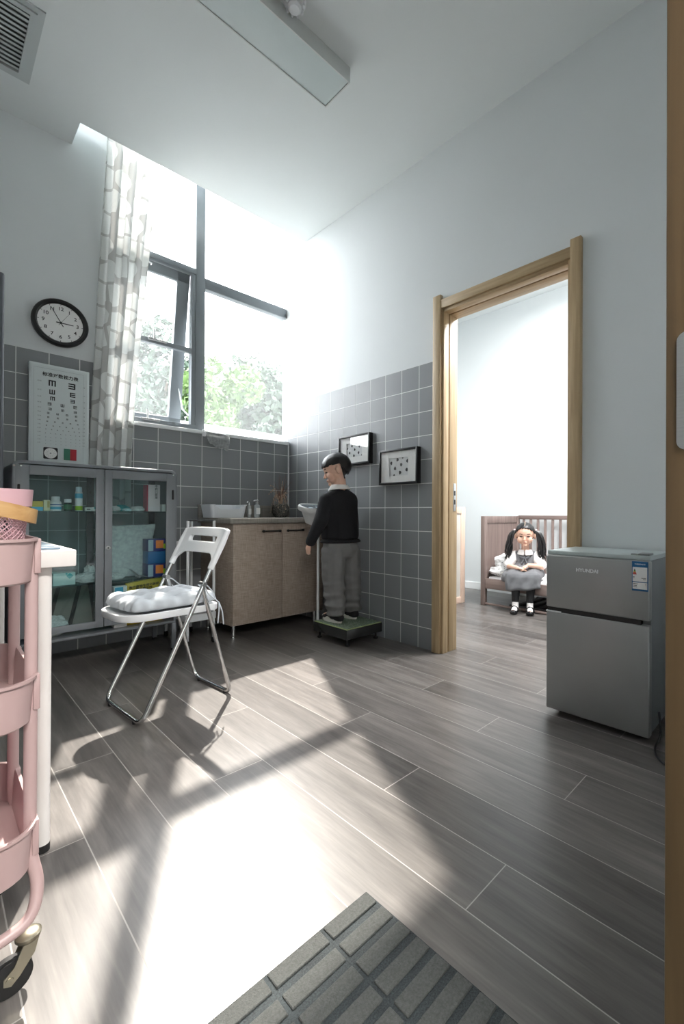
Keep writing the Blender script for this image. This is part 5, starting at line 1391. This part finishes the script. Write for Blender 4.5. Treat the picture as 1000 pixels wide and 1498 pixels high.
knit = pm('black_knit', lin(15, 16, 21), 0.9, var=0.2, scale=12, bump=0.3, bscale=260)
bm = BM()
hull(bm, ((-0.095, 0.0, 0.780), 0.048), ((0.088, 0.0, 0.780), 0.048), ((0, 0.012, 0.842), (0.060, 0.056, 0.035)), ((-0.098, 0.0, 0.800), 0.040), ((0.09, 0.0, 0.800), 0.040), ((0, 0, 0.66), (0.135, 0.098, 0.05)))
hull(bm, ((0, 0, 0.66), (0.135, 0.098, 0.05)), ((0, -0.002, 0.545), (0.136, 0.104, 0.030)))
chain(bm, (LSH, 0.050), (LEL, 0.044), (Vector(LWR) + Vector((0.004, -0.004, 0.012)), 0.034)); chain(bm, (RSH, 0.048), (REL, 0.042), (Vector(RWR) + Vector((0, -0.012, 0.006)), 0.033))
b = remeshed(bm, 0.006, 6)
for v in b.verts: v.co += mnoise.noise_vector(v.co * 9) * 0.005
jmp = part('jumper', b, knit, boy, local=True, ang=180)
bm = BM(); tube(bm, [(0.129 * math.cos(a), 0.098 * math.sin(a) - 0.002, 0.524) for a in [2 * math.pi * k / 40 for k in range(40)]], 0.009, 8, closed=True, flat=0.016); part('hem_band', bm, knit, jmp, local=True)
# collar: folded band round the neck
bm = BM()
def collar(bm, c, rx, ry, z, h, drop, front_gap, yaw=0.0, n=40):
    lp = []
    for k in range(n + 1):
        a = math.pi / 2 + front_gap + (2 * math.pi - 2 * front_gap) * k / n + yaw
        ca, sa = math.cos(a), math.sin(a)
        ft = 1 + 0.25 * math.cos(a - math.pi / 2 - yaw)
        pt = lambda m, zz: Vector((c[0] + rx * m * ca, c[1] + ry * m * sa, zz))
        lp.append([pt(0.94, z), pt(0.97, z + h), pt(1.05, z + h + 0.003), pt(1.45, z + h - drop * ft), pt(1.42, z + h - drop * ft - 0.004), pt(1.03, z + h - 0.006)])
    loft(bm, lp)
collar(bm, (0, 0.014), 0.050, 0.051, 0.862, 0.026, 0.030, 0.25)
part('collar', bm, pm('white_shirt', lin(226, 224, 222), 0.85, var=0.02), boy, local=True, ang=60)
trs = pm('grey_trouser_cloth', lin(116, 116, 116), 0.85, var=0.06, scale=20, bump=0.25, bscale=300)
bm = BM()
hull(bm, ((0, 0, 0.53), (0.124, 0.096, 0.03)), ((0, -0.006, 0.45), (0.130, 0.104, 0.05)))
for s, ft in ((-1, LFT), (1, RFT)):
    chain(bm, ((s * 0.062, -0.004, 0.455), (0.072, 0.096, 0.06)), ((ft[0] * 0.75 + s * 0.024, ft[1] * 0.6 - 0.002, 0.26), (0.066, 0.078, 0.05)), ((ft[0] * 1.0 + s * 0.004, ft[1] - 0.012, 0.10), (0.060, 0.072, 0.03)), ((ft[0] * 1.0 + s * 0.004, ft[1] - 0.014, 0.058), (0.058, 0.068, 0.018)))
b = remeshed(bm, 0.005, 5)
for v in b.verts:
    k = max(0.0, min(1.0, (0.34 - v.co.z) / 0.2))
    n = mnoise.noise(Vector((v.co.x * 10, v.co.y * 10, v.co.z * 30 + 2))) * 0.012 * (0.35 + k) + 0.004 * math.sin(v.co.z * 95 + v.co.x * 22 + v.co.y * 14) * k
    d = Vector((v.co.x - (LFT[0] if v.co.x < 0.02 else RFT[0]), v.co.y, 0))
    if d.length > 1e-4: v.co += d.normalized() * n
part('trousers', b, trs, boy, local=True, ang=180)
shoe_k, shoe_w = pm('black_shoe_mesh', lin(26, 26, 30), 0.8, var=0.15), pm('white_shoe_sole', lin(222, 218, 212), 0.5, var=0.04)
def shoe(ft, ln=0.185):
    b = BM(); hull(b, ((ft[0], ft[1] - 0.055, 0.034), (0.030, 0.030, 0.026)), ((ft[0], ft[1] + 0.055, 0.026), (0.034, 0.035, 0.020)), ((ft[0], ft[1] + 0.10, 0.022), (0.026, 0.022, 0.015)), ((ft[0], ft[1] - 0.03, 0.06), (0.026, 0.036, 0.022)))
    u = build_blob('shoe', b, shoe_k, boy, 0.004, 3)
    b = BM()
    def so(z, o): 
        out = []
        for k in range(40):
            a = 2 * math.pi * k / 40; y = math.sin(a); x = math.cos(a)
            wv = 0.034 * (1 - 0.12 * (y < 0)) + o
            out.append(Vector((ft[0] + x * wv, ft[1] + 0.022 + y * (ln / 2 + o), z + (0.010 + 0.007 * math.sin(y * 7 + 1) if z > 0.01 else 0))))
        return out
    loft(b, [so(0.0005, -0.003), so(0.004, 0.0), so(0.018, 0.003), so(0.020, -0.002)]); part('sole', b, shoe_w, u, local=True)
shoe(LFT); shoe(RFT)
def keep_boy(q):
    zf = 0.036 if q.y > 0.02 else (0.024 if q.y > -0.045 else -0.030)
    if q.y > 0.02: zf = 0.027 + 0.005 * math.cos(q.x * 60) + 0.003 * math.sin(q.x * 310)
    if q.y <= 0.02 and q.y > -0.03: zf = 0.020
    if q.y <= -0.03: zf = 0.020 - 0.088 * min(1, (-0.03 - q.y) / 0.035)
    return q.z > zf
hair_cap('hair', HB, boy, keep_boy)

# ---- the girl on the cot
G_ROT = math.atan2(0.935, -0.355 * -1 * -1)
girl = thing('person', 'girl in grey pinafore with two ponytails sitting on the cot edge', 'person', (3.665, 1.900, 0.0), math.radians(113))
HG = Matrix.Translation((0.0, 0.030, 0.662)) @ Matrix.Rotation(math.radians(2), 4, 'Z') @ Matrix.Rotation(math.radians(-5), 4, 'X') @ Matrix.Scale(1.04, 4)
bm = BM(); head_shapes(bm, HG)
chain(bm, ((0, 0, 0.47), 0.036), ((0, 0.010, 0.60), 0.034))
hull(bm, ((-0.065, 0, 0.470), 0.034), ((0.065, 0, 0.470), 0.034), ((0, 0, 0.36), (0.085, 0.065, 0.06)))
GL = {}
for s in (-1, 1):
    hip, kne, ank = (s * 0.05, 0.0, 0.322), (s * 0.062, 0.165, 0.300), (s * 0.060 + 0.006, 0.196, 0.075)
    chain(bm, (hip, 0.052), (kne, 0.040), (ank, 0.024)); hull(bm, ((ank[0], ank[1] - 0.012, 0.04), 0.022), ((ank[0] + s * 0.008, ank[1] + 0.085, 0.026), 0.016))
    GL[s] = (kne, ank)
gsh = {-1: (-0.095, 0.0, 0.470), 1: (0.095, 0.0, 0.470)}
gel = {-1: (-0.148, 0.050, 0.385), 1: (0.148, 0.055, 0.385)}
gwr = {-1: (-0.036, 0.165, 0.405), 1: (0.052, 0.170, 0.380)}
for s in (-1, 1): chain(bm, (gsh[s], 0.032), (gel[s], 0.026), (gwr[s], 0.017))
hand_shapes(bm, Vector(gwr[-1]), (0.75, 0.35, -0.45), (0.1, -0.3, -1), -1, 0.45, 0.84)
hand_shapes(bm, Vector(gwr[1]), (-1, 0.12, -0.12), (0, -0.1, -1), 1, 0.4, 0.84)
build_blob('body', bm, [skin, lipm, eyem, browm, hairm], girl, 0.0034, 4, face_index(HG))
shirt = pm('white_blouse', lin(232, 228, 226), 0.85, var=0.03)
bm = BM()
hull(bm, ((-0.078, 0, 0.465), 0.044), ((0.078, 0, 0.465), 0.044), ((0, 0, 0.41), (0.09, 0.07, 0.04)), ((0, 0.004, 0.505), (0.042, 0.042, 0.02)))
for s in (-1, 1): chain(bm, (gsh[s], 0.046), (Vector(gsh[s]).lerp(Vector(gel[s]), 0.45), 0.050), (Vector(gsh[s]).lerp(Vector(gel[s]), 0.85), 0.044))
b = remeshed(bm, 0.005, 5)
for v in b.verts: v.co += mnoise.noise_vector(v.co * 16) * 0.004
bl = part('blouse', b, shirt, girl, local=True, ang=180)
bm = BM(); collar(bm, (0, 0.014), 0.050, 0.052, 0.505, 0.022, 0.032, 0.10); part('collar', bm, shirt, bl, local=True, ang=60)
pin = pm('grey_pinafore_cloth', lin(106, 107, 110), 0.85, var=0.07, scale=24, bump=0.25, bscale=320)
bm = BM()
hull(bm, ((0, 0.003, 0.480), (0.062, 0.060, 0.014)), ((0, 0.006, 0.42), (0.088, 0.084, 0.03)), ((0, 0.01, 0.38), (0.105, 0.094, 0.03)))
hull(bm, ((-0.064, 0.004, 0.478), 0.040), ((0.064, 0.004, 0.478), 0.040), ((0, 0.006, 0.42), (0.094, 0.082, 0.03)))
hull(bm, ((0, 0.01, 0.38), (0.112, 0.10, 0.04)), ((-0.11, 0.0, 0.315), (0.06, 0.09, 0.045)), ((0.12, 0.0, 0.315), (0.07, 0.09, 0.045)), ((-0.082, 0.170, 0.305), (0.060, 0.050, 0.048)), ((0.088, 0.170, 0.305), (0.065, 0.050, 0.048)))
hull(bm, ((-0.088, 0.172, 0.305), (0.058, 0.052, 0.048)), ((0.096, 0.172, 0.305), (0.064, 0.052, 0.048)), ((-0.086, 0.195, 0.225), (0.058, 0.040, 0.022)), ((0.090, 0.195, 0.205), (0.062, 0.040, 0.022)))
hull(bm, ((0.13, 0.03, 0.315), (0.06, 0.07, 0.04)), ((0.15, 0.135, 0.295), (0.040, 0.06, 0.04)), ((0.17, 0.08, 0.265), (0.03, 0.05, 0.022)))
b = remeshed(bm, 0.005, 4)
for v in b.verts:
    k = max(0, min(1, (0.36 - v.co.z) / 0.1))
    v.co += mnoise.noise_vector(v.co * 14) * 0.006 + Vector((0, 0.006 * math.sin(v.co.x * 62 + v.co.z * 20), 0.005 * math.sin(v.co.x * 38 + v.co.y * 26))) * k
dress = part('pinafore', b, pin, girl, local=True, ang=180)
bm = BM()
for s in (-1, 1):
    hull(bm, ((s * 0.006, 0.088, 0.455), (0.006, 0.005, 0.007)), ((s * 0.036, 0.084, 0.465), (0.006, 0.006, 0.014))); hull(bm, ((s * 0.005, 0.090, 0.450), (0.005, 0.004, 0.005)), ((s * 0.022, 0.102, 0.410), (0.010, 0.004, 0.005)))
ball(bm, (0, 0.092, 0.455), (0.008, 0.006, 0.009), 12, 8); bowm = pm('grey_bow', lin(84, 86, 90), 0.8, var=0.06); part('bow', bm, bowm, dress, local=True)
legm = pm('black_leggings', lin(16, 16, 18), 0.85, var=0.1)
for s in (-1, 1):
    kne, ank = GL[s]
    bm = BM(); chain(bm, (Vector(kne) + Vector((0, -0.04, 0)), 0.044), (kne, 0.046), ((ank[0], ank[1] - 0.002, 0.105), 0.031)); build_blob('legging', bm, legm, girl, 0.005, 2)
    bm = BM(); chain(bm, ((ank[0], ank[1], 0.10), 0.027), ((ank[0], ank[1] - 0.002, 0.05), 0.028)); hull(bm, ((ank[0], ank[1], 0.045), 0.027), ((ank[0] + s * 0.006, ank[1] + 0.065, 0.030), 0.022)); build_blob('sock', bm, shirt, girl, 0.004, 2)
    c = Vector((ank[0] + s * 0.004, ank[1] + 0.03, 0))
    bm = BM(); hull(bm, (c + Vector((0, -0.055, 0.026)), (0.027, 0.024, 0.025)), (c + Vector((0, -0.03, 0.012)), (0.029, 0.03, 0.0115)), (c + Vector((s * 0.003, 0.045, 0.015)), (0.033, 0.034, 0.0145)))
    hull(bm, (c + Vector((s * 0.003, 0.040, 0.016)), (0.033, 0.036, 0.0155)), (c + Vector((s * 0.003, 0.058, 0.022)), (0.027, 0.022, 0.019)))
    sh = build_blob('shoe', bm, pm('black_patent', lin(18, 18, 20), 0.2), girl, 0.004, 2)
    bm = BM(); tube(bm, [c + Vector((0.033 * math.cos(a), 0.004, 0.020 + 0.042 * math.sin(a))) for a in [math.pi * k / 12 for k in range(13)]], 0.0035, 6, flat=0.007); part('strap', bm, pm('black_patent', lin(18, 18, 20), 0.2), sh, local=True)
def keep_girl(q):
    if q.y > 0.03: return q.z > 0.060 - 9.0 * max(0, abs(q.x) - 0.012) ** 2 + 0.004 * math.sin(q.x * 260)
    if q.y > -0.01: return q.z > 0.010
    return q.z > -0.062
hg = hair_cap('hair', HG, girl, keep_girl, grow=(0.083, 0.095, 0.087))
bm = BM(); tube(bm, [HG @ Vector((0, 0.086 * math.cos(a) - 0.008, 0.0915 * math.sin(a) + 0.018)) for a in [0.55 + 1.1 * k / 8 for k in range(9)]], 0.0022, 6); part('parting', bm, skin, hg, local=True)
for s in (-1, 1):
    bm = BM()
    base = HG @ Vector((s * 0.080, -0.020, 0.030))
    for k in range(22):
        ph = random.uniform(0, 6.28); o = Vector((random.uniform(-0.026, 0.026), random.uniform(-0.022, 0.022), 0)); L = random.uniform(0.20, 0.29)
        pts = []
        for j in range(12):
            t = j / 11
            out = 0.045 * math.sin(min(1, t * 2.2) * math.pi / 2)
            wv = 0.012 * math.sin(t * 11 + ph) * t
            pts.append(base + Vector((s * (out + 0.018 * t), 0.018 * t + 0.020 * t * t, -L * t + 0.018 * math.sin(min(1, t * 3) * math.pi))) + o * min(1, t * 2.5 + 0.15) + Vector((wv, wv * 0.6, 0)))
        tube(bm, pts, [0.0105 * (1 - 0.8 * (j / 11) ** 2) for j in range(12)], 7)
    part('ponytail', bm, hairm, hg, local=True)
    bm = BM(); ball(bm, base + Vector((s * 0.008, 0, 0.002)), (0.012, 0.014, 0.014), 12, 8); part('hair_tie', bm, pm('hair_tie', lin(210, 190, 190), 0.5), hg, local=True)
# ================================================================ outside
bm = BM(); box(bm, -30, 3.6, -0.5, 60, 70, -0.3); struct('ground_outside', bm, pm('paving_outside', lin(150, 150, 146), 0.9, var=0.1, scale=1))
rl_ = thing('balustrade', 'white slatted balustrade just outside the window', 'balustrade', (1.9, 3.96, -0.3))
bm = BM(); box(bm, 0.6, 3.93, 1.60, 3.2, 3.99, 1.625); box(bm, 0.6, 3.93, 1.50, 3.2, 3.99, 1.52); box(bm, 0.6, 3.93, 0.2, 3.2, 3.99, 0.26); part('rail', bm, white_p, rl_)
for x in (0.62, 1.9, 3.18):
    bm = BM(); box(bm, x - 0.02, 3.94, -0.3, x + 0.02, 3.98, 1.61); part('post', bm, white_p, rl_)
for k in range(76):
    x = 0.65 + k * 0.0333
    bm = BM(); box(bm, x - 0.008, 3.945, 0.25, x + 0.008, 3.975, 1.602); part('baluster', bm, white_p, rl_)
leaf = [pm('leaf_grey_green', lin(62, 78, 62), 0.6, var=0.2, scale=2), pm('leaf_fresh_green', lin(78, 104, 54), 0.6, var=0.2, scale=2), pm('leaf_deep_green', lin(48, 66, 52), 0.6, var=0.2, scale=2)]
barkm = pm('bark', lin(96, 86, 76), 0.9, var=0.2)
def tree(x, y, h, r, m, label, n=5200, seed=0, leafs=0.11):
    rg = np.random.default_rng(seed)
    t = thing('tree', label, 'tree', (x, y, -0.3), 0, None)
    b = BM(); tube(b, [(x, y, -0.3), (x + 0.1, y, h * 0.35), (x, y + 0.1, h * 0.75)], [0.16, 0.12, 0.05], 10)
    for k in range(7):
        a = k * 0.9 + seed; z = h * (0.35 + 0.06 * k); tube(b, [(x, y, z), (x + r * 0.6 * math.cos(a), y + r * 0.6 * math.sin(a), z + r * 0.45)], [0.06, 0.02], 6)
    part('trunk', b, barkm, t)
    nb_ = 16
    cs = np.column_stack([rg.uniform(-0.65, 0.65, nb_) * r + x, rg.uniform(-0.65, 0.65, nb_) * r + y, h - r * 0.45 - rg.uniform(0, 1, nb_) ** 1.2 * (h * 0.62)])
    rs = rg.uniform(0.34, 0.58, nb_) * r
    cs[0] = (x, y, h - rs[0])
    which = rg.integers(0, nb_, n)
    d = rg.normal(size=(n, 3)); d /= np.linalg.norm(d, axis=1)[:, None]
    p = cs[which] + d * (rs[which] * rg.uniform(0.6, 1.05, n) ** 0.5)[:, None]
    u = rg.normal(size=(n, 3)); u /= np.linalg.norm(u, axis=1)[:, None]
    w = np.cross(u, rg.normal(size=(n, 3))); w /= np.linalg.norm(w, axis=1)[:, None]
    s = (leafs * rg.uniform(0.6, 1.3, n))[:, None]
    V = np.concatenate([p - u * s, p + w * s * 0.45, p + u * s, p - w * s * 0.45], axis=1).reshape(-1, 3)
    me = bpy.data.meshes.new('foliage'); me.from_pydata(V.tolist(), [], np.arange(n * 4).reshape(n, 4).tolist())
    b = BM(); b.from_mesh(me); bpy.data.meshes.remove(me)
    part('foliage', b, m, t, smooth=False)
tree(4.4, 13.2, 6.2, 1.3, leaf[2], 'dark leafy tree seen through the open sash, the tallest on the left', seed=1)
tree(7.1, 13.2, 6.0, 1.35, leaf[0], 'grey-green tree rising at the right of the right window pane', seed=4)
tree(5.75, 15.5, 5.9, 1.2, leaf[2], 'distant dark tree seen just right of the mullion above the bright one', seed=9)
tree(2.45, 9.4, 3.8, 0.75, leaf[0], 'grey-green tree beside the curtain edge outside the open sash', seed=2, n=4200)
tree(4.05, 9.2, 4.05, 0.85, leaf[1], 'bright fresh green tree just right of the mullion outside', seed=3, leafs=0.085)
tree(5.75, 9.9, 4.4, 0.85, leaf[0], 'grey-green tree in the middle of the right pane beside the bright green one', seed=5)
tree(1.95, 6.3, 2.3, 0.42, leaf[2], 'low shrub tree outside under the curtain edge behind the balustrade', n=2600, seed=7, leafs=0.06)
tree(2.85, 6.4, 2.35, 0.43, leaf[1], 'low fresh green shrub tree outside under the bright green tree', n=2600, seed=6, leafs=0.06)
tree(3.75, 6.6, 2.3, 0.44, leaf[2], 'low deep green shrub tree at the right end of the balustrade', n=2600, seed=8, leafs=0.06)
bd_ = thing('apartment_building', 'pale apartment block with balconies far behind the trees', 'building', (16.0, 26, -0.3))
bm = BM(); box(bm, 12.5, 22, -0.3, 19.5, 30, 13.5); part('walls', bm, pm('pale_render', lin(226, 228, 228), 0.9, var=0.02), bd_)
for k in range(5):
    z = 1.2 + k * 2.6
    bm = BM(); box(bm, 12.9, 21.3, z - 0.15, 19.0, 22, z); box(bm, 12.9, 21.3, z, 19.0, 21.36, z + 0.9); part('balcony', bm, pm('balcony_grey', lin(110, 116, 120), 0.8), bd_)
    for x in (13.2, 15.2, 17.2):
        bm = BM(); box(bm, x, 21.95, z + 0.3, x + 1.2, 22.02, z + 1.9); part('window', bm, pm('far_window', lin(92, 100, 108), 0.2), bd_)
